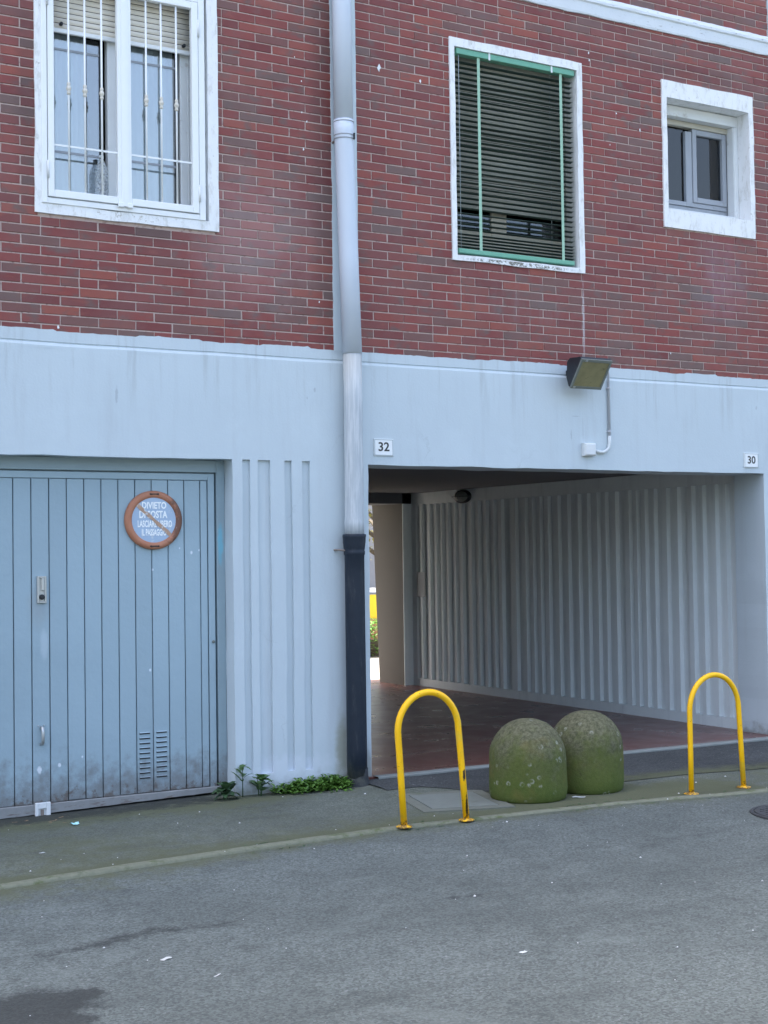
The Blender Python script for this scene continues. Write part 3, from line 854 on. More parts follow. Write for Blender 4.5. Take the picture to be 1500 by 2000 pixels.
quadbox('rear_beam', M['soffit'], B, 2.5, 6.615, 5.78, 6.37, 2.167, 2.288)
quadbox('passage_side_wall', M['side_wall_dim'], B, 2.46, 2.832, 0.343, 6.4, -0.1, 2.288)
# ribbed wall on the right of the passage: a back plane and upright ribs
pw = MB(); pw.box(6.784, 7.15, 0.343, 5.80, -0.1, 2.288); pw.box(6.742, 6.783, 0.343, 5.79, -0.1, 0.097); pw.box(6.742, 6.783, 0.343, 5.79, 2.15, 2.288)
passage_wall = pw.build('passage_wall', M['stucco_in'], B)
YF = [5.68, 5.55, 5.37, 5.23, 5.11, 4.98, 4.83, 4.69, 4.5, 4.36, 4.21, 4.06, 3.92, 3.66, 3.48, 3.35, 3.22, 3.08, 2.91, 2.75, 2.58, 2.43, 2.28, 2.15, 2.0, 1.8, 1.69, 1.57, 1.44, 1.27, 1.12, 0.93, 0.79, 0.63, 0.5]
rr = random.Random(5)
ends = []
for a, b in zip(YF, YF[1:] + [0.343]):
    gap = (a - b) * rr.uniform(0.52, 0.66) if b > 0.4 else 0.06
    ends.append((a, a - gap))             # groove from a (far end) to a-gap
prev = 5.79
for far, near in ends + [(0.343, 0.343)]:
    if prev - far > 0.01:
        e = 0.004
        r_ = MB()
        r_.v = [(6.784, far, 0.099), (6.742 , far + e, 0.099), (6.742, prev - e, 0.099), (6.784, prev, 0.099),
                (6.784, far, 2.148), (6.742, far + e, 2.148), (6.742, prev - e, 2.148), (6.784, prev, 2.148)]
        for q in ((0, 3, 2, 1), (4, 5, 6, 7), (0, 1, 5, 4), (1, 2, 6, 5), (2, 3, 7, 6)): r_.face(q)
        r_.build('rib', M['stucco_in'], passage_wall)
    prev = near
# pier at the far end: front face, then a leaning-edged side, tinted brown for light reflected off the yard
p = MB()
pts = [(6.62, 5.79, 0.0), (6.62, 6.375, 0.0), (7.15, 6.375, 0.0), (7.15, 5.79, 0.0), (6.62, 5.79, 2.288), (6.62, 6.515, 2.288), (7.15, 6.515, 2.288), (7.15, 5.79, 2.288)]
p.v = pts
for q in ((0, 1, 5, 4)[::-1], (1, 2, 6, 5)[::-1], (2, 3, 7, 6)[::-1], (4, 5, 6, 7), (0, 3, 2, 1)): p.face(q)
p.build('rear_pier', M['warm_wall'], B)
p = MB(); p.box(6.618, 6.741, 5.776, 5.788, 0.0, 2.165)
p.build('pier_facing', M['stucco_in'], B)
# stone threshold
mb = MB(); xs_ = lin(2.84, 6.688, 60); prof = [(-0.022, 0.004), (-0.024, 0.015), (-0.092, 0.014), (-0.101, 0.008), (-0.103, -0.06)]
for x in xs_:
    for y, z in prof: mb.vert((x, y - 0.100 * (x - 2.8) / 3.9 + 0.004 * nz(x, z, 0, 4), z + 0.002 * nz(x, y, 0, 6)))
for i in range(60):
    for j in range(4):
        a = i * 5 + j; mb.face((a, a + 5, a + 6, a + 1))
mb.build('threshold', M['stone'], B)

# white nicks and paint spots on the bricks
for (x, z, r_, n_) in [(2.98, 5.075, 0.022, 9), (3.33, 5.03, 0.012, 7), (2.35, 4.88, 0.008, 6), (2.35, 4.66, 0.007, 6), (2.39, 4.60, 0.008, 6), (2.36, 4.40, 0.011, 7), (2.30, 5.04, 0.006, 6),
                       (4.90, 5.50, 0.010, 8), (4.905, 5.445, 0.010, 8), (5.17, 5.06, 0.009, 7), (5.41, 4.96, 0.015, 7), (5.15, 4.52, 0.007, 6), (0.18, 5.0, 0.01, 6), (5.10, 4.80, 0.007, 6), (5.69, 3.17, 0.008, 6), (0.60, 3.035, 0.011, 9), (2.47, 3.34, 0.007, 6)]:
    mb = MB(); mb.poly([(x + 0.75 * r_ * rnd.uniform(0.4, 1.2) * math.cos(6.283 * k / n_), -0.0022, z + 1.2 * r_ * rnd.uniform(0.5, 1.25) * math.sin(6.283 * k / n_)) for k in range(n_)])
    mb.build('paint_spot', M['surround'], B)

# ------------------------------------------------------------------ windows (parts of the building)
def surround(o, inner, T, y0=-0.014):
    xs = sorted({o[0], inner[0], inner[1], o[1]}); zs = sorted({o[2], inner[2], inner[3], o[3]})
    return relief(xs, zs, lambda x, z: None if inner[0] < x < inner[1] and inner[2] < z < inner[3] else 0.0, y0, T + 0.014, 0.006, 0.09).build('window', M['surround'], B)

def frame_rect(name, mt, parent, x0, x1, z0, z1, wd, y0, y1, c=0.003):
    mb = MB()
    mb.cbox(x0, x0 + wd, y0, y1, z0, z1, c); mb.cbox(x1 - wd, x1, y0, y1, z0, z1, c)
    mb.cbox(x0 + wd, x1 - wd, y0 + 0.0015, y1, z0, z0 + wd, c); mb.cbox(x0 + wd, x1 - wd, y0 + 0.0015, y1, z1 - wd, z1, c)
    return mb.build(name, mt, parent)

def pane(parent, x0, x1, z0, z1, y, mt):
    mb = MB(); mb.box(x0, x1, y, y + 0.005, z0, z1); return mb.build('pane', mt, parent)

def shutter(parent, x0, x1, z0, z1, y, pitch, mt):
    n = int((z1 - z0) / pitch)
    me = None
    for i in range(n):
        if me is None:
            mb = MB(); hh = pitch - 0.004
            pr = [(0.0, 0.0), (-0.006, hh * 0.25), (-0.008, hh * 0.5), (-0.006, hh * 0.75), (0.0, hh)]
            for xx in (x0, x1):
                for yy, zz in pr: mb.vert((xx, yy, zz))
            for j in range(4): mb.face((j, j + 5, j + 6, j + 1), True)
            mb.face((0, 1, 2, 3, 4)); mb.face((9, 8, 7, 6, 5))
            me = mb.data('shutter_slat', mt)
        o = link('shutter_slat', me, parent); o.location = (0, y, z0 + i * pitch)
    bk = MB(); bk.box(x0, x1, y + 0.004, y + 0.009, z0, z1); bk.build('shutter_backing', M['dark'], parent)

# left window
w1 = surround(OUTER[0], (0.502, 1.635, 3.815, 5.345), 0.20)
tag(w1, 'white-framed window with a half lowered beige roller shutter')
frame_rect('window_frame', M['white'], w1, 0.50, 1.70, 3.80, 5.36, 0.075, 0.122, 0.18)
mb = MB(); mb.cbox(0.981, 1.100, 0.116, 0.17, 3.87, 5.29, 0.004); mb.build('mullion', M['white'], w1)
mb = MB(); mb.cbox(1.493, 1.624, 0.118, 0.17, 3.876, 5.284, 0.004); mb.cbox(1.545, 1.553, 0.112, 0.119, 3.88, 5.28, 0.002); mb.build('sash_stile', M['white_dirty'], w1)
pane(w1, 0.576, 0.935, 3.876, 5.284, 0.143, M['glass'])
pane(w1, 1.105, 1.466, 3.876, 5.284, 0.143, M['glass'])
for xa, xb2 in ((0.576, 0.935), (1.105, 1.466)):
    for z in (4.86, 4.19):
        mb = MB(); mb.box(xa, xb2, 0.139, 0.142, z, z + 0.014); mb.build('muntin', M['grey_frame'], w1)
mb = MB(); mb.box(0.935, 0.944, 0.13, 0.162, 3.876, 5.284); mb.box(1.466, 1.474, 0.13, 0.162, 3.876, 5.284); mb.build('sash_edge', M['lamp_black'], w1)
shutter(w1, 0.515, 1.64, 4.982, 5.345, 0.085, 0.036, M['shutter'])
mb = MB(); mb.cbox(0.515, 1.64, 0.076, 0.094, 4.953, 4.980, 0.003); mb.build('shutter_bottom_bar', M['white'], w1)
for x in (0.655, 1.50):
    mb = MB(); mb.lathe([(0.012, 0), (0.012, 0.02), (0.007, 0.03)], (x, 0.075, 5.005), 10, True, 'Y'); mb.build('shutter_stop', M['lamp_black'], w1)
mb = MB(); mb.box(0.502, 1.70, 0.06, 0.31, 3.80, 3.905); mb.build('sill', M['white_dirty'], w1)

# green-blind window
w2 = surround(OUTER[1], (3.626, 4.768, 3.780, 5.340), 0.20)
tag(w2, 'tall window with white surround behind a green blind')
frame_rect('window_frame', M['beige_frame'], w2, 3.60, 4.86, 3.76, 5.36, 0.075, 0.215, 0.26)
mb = MB(); mb.cbox(4.09, 4.235, 0.21, 0.25, 3.84, 5.28, 0.004); mb.build('mullion', M['beige_frame'], w2)
mb = MB(); mb.cbox(3.676, 4.785, 0.214, 0.25, 3.836, 4.03, 0.004); mb.build('bottom_rail', M['beige_frame'], w2)
pane(w2, 3.676, 4.088, 4.03, 5.28, 0.226, M['glass_dark']); pane(w2, 4.237, 4.785, 4.03, 5.28, 0.226, M['glass_dark'])
shutter(w2, 3.63, 4.79, 4.175, 5.345, 0.15, 0.045, M['shutter_dull'])

# small window
w3 = surround(OUTER[2], (5.690, 6.601, 4.348, 5.268), 0.28)
tag(w3, 'small window with a broad white surround and grey frame')
mb = MB(); mb.cbox(5.69, 6.601, 0.118, 0.20, 5.175, 5.262, 0.003); mb.build('shutter_box', M['white_dirty'], w3)
mb = MB(); mb.cbox(6.555, 6.600, 0.118, 0.20, 4.352, 5.173, 0.003); mb.box(6.548, 6.554, 0.125, 0.2, 4.352, 5.173); mb.build('shutter_guide', M['white_dirty'], w3)
mb = MB(); mb.cbox(5.69, 6.553, 0.118, 0.285, 4.35, 4.40, 0.003); mb.build('sill', M['white_dirty'], w3)
frame_rect('window_frame', M['grey_frame'], w3, 5.66, 6.60, 4.405, 5.26, 0.055, 0.215, 0.275)
mb = MB(); mb.cbox(6.085, 6.156, 0.205, 0.25, 4.462, 5.10, 0.004); mb.build('mullion', M['grey_frame'], w3)
frame_rect('sash', M['grey_frame'], w3, 6.158, 6.540, 4.502, 5.125, 0.045, 0.198, 0.25)
mb = MB(); mb.cbox(5.72, 6.542, 0.208, 0.25, 4.462, 4.50, 0.003); mb.box(6.39, 6.42, 0.204, 0.207, 4.474, 4.484); mb.build('bottom_rail', M['grey_frame'], w3)
mb = MB(); mb.cbox(5.72, 6.555, 0.19, 0.25, 5.128, 5.173, 0.003); mb.build('top_rail', M['beige_frame'], w3)
pane(w3, 5.72, 6.084, 4.50, 5.127, 0.235, M['glass_dark']); pane(w3, 6.203, 6.495, 4.547, 5.08, 0.228, M['glass_dark'])

# ------------------------------------------------------------------ garage door (part of the building)
mb = MB()
mb.cbox(1.727, 1.788, 0.118, 0.19, -0.03, 2.222, 0.003); mb.cbox(DL[0], DL[0] + 0.06, 0.118, 0.19, -0.03, 2.222, 0.003)
mb.cbox(DL[0] + 0.06, 1.727, 0.1195, 0.19, 2.139, 2.222, 0.003)
mb.build('door_frame', M['doorframe'], B)
mb = MB()
mb.cbox(1.667, 1.713, 0.122, 0.16, 0.0, 2.130, 0.003); mb.cbox(DL[0] + 0.072, DL[0] + 0.118, 0.122, 0.16, 0.0, 2.130, 0.003)
mb.cbox(DL[0] + 0.118, 1.667, 0.1235, 0.16, 2.086, 2.130, 0.003)
mb.box(DL[0] + 0.06, 1.727, 0.165, 0.19, -0.02, 2.139)
door = mb.build('garage_door', M['door'], B)
edges = [1.663, 1.61] + [1.61 - 0.1153 * i for i in range(1, 19)]
for a, b in zip(edges[1:], edges):
    mb = MB(); zb_ = 0.030 + 0.004 * nz(a, 0, 0, 5)
    mb.cbox(a + 0.003, b - 0.003, 0.126 + 0.001 * nz(a, 3, 0, 9), 0.164, zb_, 2.083, 0.003)
    mb.build('plank', M['door'], door)
mb = MB(); xs_ = lin(DL[0] + 0.06, 1.724, 50)
prof = [(0.16, 0.028), (0.118, 0.026), (0.114, 0.022), (0.114, -0.036)]
for x in xs_:
    sl = -0.040 + 0.030 * (x - 0.25) / 1.45
    for i, (y, z) in enumerate(prof):
        mb.vert((x, y, (z if i < 3 else sl) + 0.003 * nz(x, i, 0, 12)))
for i in range(50):
    for j in range(3):
        a = i * 4 + j; mb.face((a, a + 4, a + 5, a + 1))
k = NB('scuffed_bottom_board')
c_ = k.mix(k.noise(9, 6, 0.7), (0.16, 0.165, 0.165), (0.30, 0.31, 0.31))
c_ = k.mix(k.rng(k.noise(1, 6, 0.7, k.scale((6, 6, 30))), 0.54, 0.66, 0, 0.8), c_, (0.12, 0.085, 0.07))
k.bump(k.noise(50, 5), 0.4, 0.003)
mb.build('bottom_board', k.done(c_, 0.75), door)
# lock plate with a recessed pull, bolt handle, floor catch
mb = MB()
mb.cbox(0.490, 0.502, 0.112, 0.125, 1.292, 1.462, 0.002); mb.cbox(0.538, 0.550, 0.112, 0.125, 1.292, 1.462, 0.002)
mb.cbox(0.502, 0.538, 0.112, 0.125, 1.292, 1.302, 0.002); mb.cbox(0.502, 0.538, 0.112, 0.125, 1.450, 1.462, 0.002)
mb.box(0.502, 0.538, 0.1225, 0.126, 1.302, 1.45)
mb.v += []
mb.cbox(0.516, 0.537, 0.110, 0.124, 1.37, 1.449, 0.003)
lock = mb.build('lock_plate', M['steel'], door)
mb = MB(); mb.lathe([(0.017, 0), (0.017, 0.012), (0.008, 0.013), (0.008, 0.016)], (0.520, 0.120, 1.330), 16, False, 'Y'); mb.build('lock_cylinder', M['lamp_black'], lock)
mb = MB()
mb.tube([(0.514, 0.125, 0.507), (0.514, 0.10, 0.503), (0.514, 0.092, 0.48), (0.514, 0.092, 0.43), (0.514, 0.10, 0.408), (0.514, 0.125, 0.404)], 0.011, 10)
mb.cbox(0.490, 0.496, 0.121, 0.126, 0.515, 0.522, 0.001); mb.cbox(0.528, 0.534, 0.121, 0.126, 0.515, 0.522, 0.001)
mb.build('bolt_handle', M['steel'], door)
mb = MB(); mb.cbox(0.464, 0.485, 0.095, 0.112, -0.045, 0.038, 0.003); mb.cbox(0.535, 0.562, 0.095, 0.112, -0.045, 0.038, 0.003)
mb.cbox(0.485, 0.535, 0.096, 0.112, 0.0, 0.0375, 0.003); mb.box(0.485, 0.535, 0.108, 0.112, -0.045, 0.0)
catch = mb.build('floor_catch', M['white_dirty'], door)
mb = MB(); mb.cbox(0.500, 0.520, 0.099, 0.108, -0.045, -0.006, 0.002); mb.build('catch_bolt', M['wire'], catch)
mb = MB(); mb.lathe([(0.010, 0), (0.010, 0.01), (0.004, 0.011)], (1.695, 0.1225, 0.998), 12, True, 'Y'); mb.build('keyhole', M['lamp_rim'], door)
for cx in (1.203, 1.320):                  # punched ventilation slots, each with a hooded lip
    for i in range(10):
        z = 0.418 - i * 0.0322
        mb = MB(); mb.box(cx - 0.036, cx + 0.036, 0.1235, 0.1262, z - 0.006, z + 0.003); o = mb.build('vent_slot', M['dark'], door)
        mb = MB(); mb.v = [(cx - 0.037, 0.1262, z + 0.009), (cx + 0.037, 0.1262, z + 0.009), (cx + 0.034, 0.1175, z + 0.003), (cx - 0.034, 0.1175, z + 0.003), (cx - 0.037, 0.1262, z + 0.003), (cx + 0.037, 0.1262, z + 0.003)]
        mb.face((0, 3, 2, 1)); mb.face((3, 4, 5, 2)); mb.face((0, 4, 3)); mb.face((1, 2, 5)); mb.build('vent_hood', M['door'], door)
# ------------------------------------------------------------------ grille in front of the left window
gr = empty('window_grille', (1.055, 0.0, 3.815), 'white hinged security grille with turned knobs over the left window', 'window grille')
def rel(mb, o):
    c = o.matrix_basis.translation
    mb.v = [(a - c.x, b - c.y, d - c.z) for a, b, d in mb.v]
    return mb
def part(mb, name, mt, parent, root=None):
    return rel(mb, root or parent).build(name, mt, parent)
mb = MB()
mb.cbox(0.497, 0.533, -0.022, 0.02, 3.816, 5.335, 0.003); mb.cbox(1.567, 1.612, -0.022, 0.02, 3.816, 5.335, 0.003)
mb.cbox(0.533, 1.567, -0.0205, 0.02, 3.816, 3.853, 0.003); mb.cbox(0.533, 1.567, -0.0205, 0.02, 5.285, 5.335, 0.003)
part(mb, 'frame', M['white'], gr)
for (x0, x1, bars, s0, s1) in ((0.537, 1.026, (0.677, 0.784, 0.896), 0.040, 0.030), (1.060, 1.562, (1.200, 1.305, 1.412), 0.030, 0.045)):
    mb = MB()
    mb.cbox(x0, x0 + s0, -0.030, 0.006, 3.858, 5.278, 0.003); mb.cbox(x1 - s1, x1, -0.030, 0.006, 3.858, 5.278, 0.003)
    mb.cbox(x0 + s0, x1 - s1, -0.0285, 0.006, 3.858, 3.905, 0.003); mb.cbox(x0 + s0, x1 - s1, -0.0285, 0.006, 5.232, 5.278, 0.003)
    leaf = part(mb, 'leaf', M['white'], gr)
    mb = MB(); mb.box(x0 + s0, x1 - s1, -0.015, -0.009, 4.188, 4.200); part(mb, 'crossbar', M['white'], leaf, gr)
    for bx_ in bars:
        mb = MB(); mb.tube([(bx_, -0.012, 3.90), (bx_, -0.012, 5.24)], 0.0068, 8); part(mb, 'bar', M['white'], leaf, gr)
        mb = MB(); mb.lathe([(0.007, -0.04), (0.012, -0.036), (0.013, -0.026), (0.009, -0.018), (0.014, -0.010), (0.0175, 0.0), (0.014, 0.010), (0.009, 0.018), (0.0125, 0.026), (0.011, 0.036), (0.007, 0.04)], (bx_, -0.012, 4.567), 12)
        part(mb, 'knob', M['cream'], leaf, gr)
mb = MB(); mb.cbox(1.020, 1.068, -0.036, -0.0305, 3.845, 5.278, 0.002); part(mb, 'cover_strip', M['white'], gr)
for x, z in ((0.535, 4.03), (0.535, 5.13), (1.5645, 3.99), (1.5645, 5.10)):
    mb = MB(); mb.tube([(x, -0.031, z - 0.055), (x, -0.031, z + 0.055)], 0.008, 8); part(mb, 'hinge', M['white_dirty'], gr)
for x in (1.012, 1.076):
    mb = MB(); mb.cbox(x - 0.018, x + 0.018, -0.042, -0.03, 3.838, 3.868, 0.003); part(mb, 'latch', M['white'], gr)

def curtain_sheet(x0, x1, z0, z1, y, amp, waves):
    mb = MB(); nx, nz_ = 60, 8
    for i in range(nx + 1):
        t = i / nx
        for j in range(nz_ + 1):
            s = j / nz_
            mb.vert((x0 + (x1 - x0) * t + 0.008 * nz(t * 4, s * 2, 3), y + amp * (0.6 + 0.4 * s) * math.sin(t * waves * 6.283 + 0.6 * nz(t * 3, s, 1)), z0 + (z1 - z0) * s))
    for i in range(nx):
        for j in range(nz_):
            a = i * (nz_ + 1) + j; mb.face((a, a + nz_ + 1, a + nz_ + 2, a + 1), True)
    return mb
for (a, b, lab) in ((0.53, 0.845, 'white net curtain behind the left pane beside the dark gap and bottle'), (1.10, 1.46, 'pale pleated net curtain filling the right half of the grilled window')):
    tag(curtain_sheet(a, b, 3.85, 5.30, 0.168, 0.010, 4.5).build('curtain', M['curtain']), lab, 'curtain', 'curtains of the left window')
bt = empty('plastic_bottle', (0.925, 0.088, 3.906), 'clear plastic bottle standing on the sill inside the window grille', 'bottle')
mb = MB(); mb.lathe([(0.030, 0.0), (0.043, 0.008), (0.044, 0.03), (0.041, 0.04), (0.044, 0.05), (0.044, 0.075), (0.041, 0.082), (0.044, 0.09), (0.044, 0.12), (0.040, 0.128), (0.044, 0.136), (0.043, 0.175), (0.034, 0.215), (0.019, 0.25), (0.0135, 0.262), (0.0135, 0.275)], (0, 0, 0), 20)
mb.build('body', M['bottle'], bt)
mb = MB(); mb.lathe([(0.0155, 0.266), (0.0155, 0.285), (0.013, 0.287)], (0, 0, 0), 16); mb.build('cap', M['jbox'], bt)

# ------------------------------------------------------------------ green blind
bl = empty('venetian_blind', (4.20, 0.035, 3.80), 'green outdoor venetian blind with open slats let down over the tall window', 'blind')
mb = MB(); mb.cbox(3.650, 4.752, -0.004, 0.055, 5.292, 5.336, 0.003); part(mb, 'head_rail', M['green_rail'], bl)
mb = MB(); mb.cbox(3.655, 4.735, 0.006, 0.060, 3.803, 3.836, 0.004); part(mb, 'bottom_rail', M['green_rail'], bl)
mb = MB(); pr = [(-0.021, -0.003), (-0.011, 0.001), (0.0, 0.0022), (0.011, 0.001), (0.021, -0.003)]
for xx in (-0.548, 0.548):
    for y, z in pr: mb.vert((xx, y, z))
for xx in (-0.548, 0.548):
    for y, z in pr: mb.vert((xx, y, z + 0.0012))
for j in range(4):
    mb.face((j, j + 1, j + 6, j + 5), True); mb.face((10 + j, 15 + j, 16 + j, 11 + j), True)
mb.face((0, 5, 15, 10)); mb.face((4, 14, 19, 9))
sl = mb.data('slat', M['green_slat'])
zt = 5.245; i = 0
while zt > 3.855:
    o = link('slat', sl, bl)
    o.location = (0.004 * nz(i, 0, 0, 3.1) , 0.0, zt - 3.80); o.rotation_euler = (R(-3 + 8 * nz(i, 5, 1, 0.7)), R(0.25 * nz(i, 9, 4, 1.7)), R(0.2 * nz(i, 2, 4, 1.3)))
    zt -= 0.0392 if zt > 3.98 else 0.024
    i += 1
for x in (3.852, 4.624):
    mb = MB(); mb.box(x - 0.0125, x + 0.0125, 0.0065, 0.0082, 3.83, 5.296)
    for j in range(14): mb.box(x - 0.0126, x + 0.0126, 0.0055, 0.0064, 3.93 + j * 0.098, 3.9335 + j * 0.098)
    part(mb, 'ladder_tape', M['green_tape'], bl)
for x in (3.945, 4.53):
    mb = MB(); mb.box(x - 0.008, x + 0.008, -0.0065, -0.0045, 5.285, 5.346); part(mb, 'rail_clip', M['white_dirty'], bl)
for x in (3.672, 4.56):
    mb = MB(); mb.tube([(x, 0.005 if x < 4 else 0.066, 3.84), (x, 0.005 if x < 4 else 0.066, 5.29)], 0.0022, 6); part(mb, 'cord', M['plate_edge'], bl)
mb = MB(); mb.tube([(3.65, 0.062, 5.215), (4.70, 0.062, 5.205)], 0.006, 6); part(mb, 'tilt_rod', M['white_dirty'], bl)

# ------------------------------------------------------------------ drainpipe
dp = empty('drainpipe', (2.66, -0.10, -0.04), 'tall painted drainpipe with a black cast iron foot on the facade', 'drainpipe')
mb = MB()
pp = [(2.60, -0.085, 15.8), (2.620, -0.095, 6.2), (2.624, -0.10, 5.47), (2.627, -0.10, 4.61)]
mb.tube(pp, 0.0675, 28); part(mb, 'upper_pipe', M['pipe'], dp)
mb = MB(); mb.tube([(2.627, -0.10, 4.615), (2.629, -0.10, 4.53), (2.630, -0.10, 4.50), (2.631, -0.10, 4.47), (2.655, -0.10, 3.662), (2.674, -0.10, 2.975)], [0.0705, 0.0705, 0.0700, 0.0685, 0.0685, 0.0685], 28); part(mb, 'middle_pipe', M['pipe'], dp)
mb = MB(); mb.tube([(2.6735, -0.10, 2.985), (2.676, -0.10, 2.60), (2.674, -0.10, 2.0), (2.672, -0.10, 1.83), (2.672, -0.10, 1.80), (2.672, -0.10, 1.70)], [0.0655, 0.0655, 0.066, 0.066, 0.069, 0.069], 28); part(mb, 'lower_pipe', M['pipe'], dp)
mb = MB()
for z in (4.60, 4.505, 4.48):
    mb = MB(); mb.lathe([(0.0688, -0.004), (0.0718, -0.004), (0.0718, 0.004), (0.0688, 0.004)], (2.629 + (4.55 - z) * 0.015, -0.10, z), 28)
    part(mb, 'clamp', M['grey_frame'], dp)
mb = MB(); mb.box(2.668, 2.678, -0.176, -0.165, 4.47, 4.515); part(mb, 'clamp_screw', M['lamp_black'], dp)
mb = MB(); mb.tube([(2.60, -0.06, 4.49), (2.585, 0.02, 4.47)], 0.008, 8); part(mb, 'clamp_arm', M['wire'], dp)
mb = MB()
mb.lathe([(0.060, 1.715), (0.0815, 1.712), (0.0825, 1.695), (0.0805, 1.688), (0.0795, 1.655), (0.074, 1.615), (0.0705, 1.60), (0.0745, 1.592), (0.0745, 1.575), (0.0695, 1.565), (0.0690, 1.40), (0.0700, 0.6), (0.0705, 0.22), (0.0700, -0.05)], (2.670, -0.10, 0), 32, True, 'Z', lambda a, h: 0.006 * nz(math.cos(a), math.sin(a), h, 5))
part(mb, 'cast_iron_foot', M['black_iron'], dp)
mb = MB(); mb.tube([(2.605, -0.09, 1.60), (2.57, -0.05, 1.605), (2.555, 0.01, 1.605)], 0.007, 8); part(mb, 'hook', M['wire'], dp)
mb = MB()
mb.lathe([(0.104, -0.06), (0.094, -0.035), (0.081, -0.005), (0.0755, 0.04), (0.0725, 0.09)], (2.675, -0.095, 0), 26, True, 'Z', lambda a, h: 0.02 * nz(math.cos(a) * 2, math.sin(a) * 2, h * 8))
part(mb, 'mortar_collar', plain('stained_mortar', (0.06, 0.066, 0.058), 0.9, 0.4, 14, bump=0.5, bscale=40, dirt=(0.025, 0.03, 0.035), dscale=10, dth=(0.45, 0.6)), dp)

# ------------------------------------------------------------------ floodlight, conduit, junction box
fd = empty('floodlight', (4.68, -0.01, 2.98), 'black floodlight with dusty yellowed glass tilted down above the passage', 'floodlight')
mb = MB()
pr = [(-0.298, 3.022), (-0.290, 3.040), (-0.16, 3.045), (-0.125, 3.02), (-0.115, 2.90), (-0.140, 2.832), (-0.156, 2.826)]
for xx in (4.538, 4.828):
    for y, z in pr: mb.vert((xx, y, z))
n = len(pr)
for j in range(n): mb.face((j, (j + 1) % n, n + (j + 1) % n, n + j))
mb.face(tuple(range(n))[::-1]); mb.face(tuple(range(n, 2 * n)))
part(mb, 'housing', M['lamp_black'], fd)
A = Vector((0, -0.298, 3.022)); Bv = Vector((0, -0.156, 2.826)); dv = (Bv - A); nn_ = Vector((0, -0.81, -0.587))
def facepiece(x0, x1, t0, t1, d0, d1):
    mb = MB(); P = []
    for x in (x0, x1):
        for t in (t0, t1):
            for d in (d0, d1):
                q = A + dv * t + nn_ * d; P.append((x, q.y, q.z))
    mb.v = P
    for q in ((0, 1, 3, 2), (4, 6, 7, 5), (0, 4, 5, 1), (2, 3, 7, 6), (0, 2, 6, 4), (1, 5, 7, 3)): mb.face(q)
    return mb
mb = MB()
for a in ((4.536, 4.553, -0.02, 1.02), (4.813, 4.830, -0.02, 1.02), (4.553, 4.813, -0.02, 0.07), (4.553, 4.813, 0.94, 1.02)):
    s = facepiece(*a, 0.001, 0.014); b0 = len(mb.v); mb.v += s.v
    for q in s.f: mb.face([b0 + i for i in q])
part(mb, 'rim', M['lamp_rim'], fd)
part(facepiece(4.553, 4.813, 0.07, 0.94, 0.001, 0.008), 'glass', M['lamp_glass'], fd)
for x, t in ((4.575, 0.03), (4.555, 0.97)):
    part(facepiece(x, x + 0.02, t - 0.03, t + 0.03, 0.0145, 0.018), 'screw', M['steel'], fd)
mb = MB(); mb.box(4.61, 4.757, -0.025, -0.0155, 2.93, 2.97); mb.box(4.62, 4.632, -0.13, -0.025, 2.94, 2.965); mb.box(4.735, 4.747, -0.13, -0.025, 2.94, 2.965)
part(mb, 'bracket', M['lamp_black'], fd)
cd = empty('conduit', (5.019, -0.025, 2.45), 'thin grey cable conduit running down from the floodlight to a box', 'conduit')
mb = MB(); mb.tube([(4.97, -0.07, 2.985), (5.0, -0.045, 2.975), (5.019, -0.0265, 2.95), (5.019, -0.0265, 2.455)], 0.0105, 12); part(mb, 'pipe', M['conduit'], cd)
mb = MB(); mb.tube([(5.018, -0.028, 2.475), (5.018, -0.028, 2.42), (5.010, -0.028, 2.385), (4.985, -0.028, 2.358), (4.950, -0.028, 2.345), (4.915, -0.028, 2.347), (4.866, -0.028, 2.357)], 0.0125, 12); part(mb, 'elbow', M['jbox'], cd)
for z in (2.85, 2.51):
    mb = MB(); mb.lathe([(0.011, -0.006), (0.0145, -0.006), (0.0145, 0.006), (0.011, 0.006)], (5.019, -0.0265, z), 12); mb.box(5.004, 5.034, -0.027, -0.013, z - 0.006, z + 0.006); part(mb, 'clip', M['conduit'], cd)
jb = empty('junction_box', (4.80, -0.012, 2.31), 'small pale square junction box on the wall above the passage', 'junction box')
mb = MB(); mb.cbox(4.752, 4.864, -0.052, -0.013, 2.312, 2.412, 0.006); part(mb, 'box', M['jbox'], jb)
mb = MB(); mb.cbox(4.757, 4.859, -0.060, -0.0525, 2.317, 2.407, 0.006); part(mb, 'lid', M['white_dirty'], jb)

# ------------------------------------------------------------------ lettering
def text_mesh(s, x0, x1, z0, z1, y, th, bold=0.0):
    cu = bpy.data.curves.new('lettering', 'FONT'); cu.body = s; cu.extrude = 0.01; cu.offset = bold; cu.resolution_u = 3
    o = bpy.data.objects.new('lettering', cu); COL.objects.link(o)
    dg = bpy.context.evaluated_depsgraph_get(); dg.update()
    me = bpy.data.meshes.new_from_object(o.evaluated_get(dg))
    bpy.data.objects.remove(o); bpy.data.curves.remove(cu)
    xs = [v.co.x for v in me.vertices]; ys = [v.co.y for v in me.vertices]
    a, b, c, d = min(xs), max(xs), min(ys), max(ys)
    for v in me.vertices:
        X = x0 + (v.co.x - a) / (b - a) * (x1 - x0); Z = z0 + (v.co.y - c) / (d - c) * (z1 - z0); D = -v.co.z / 0.01
        v.co = (X, y + (D - 1) * th / 2, Z)
    return me

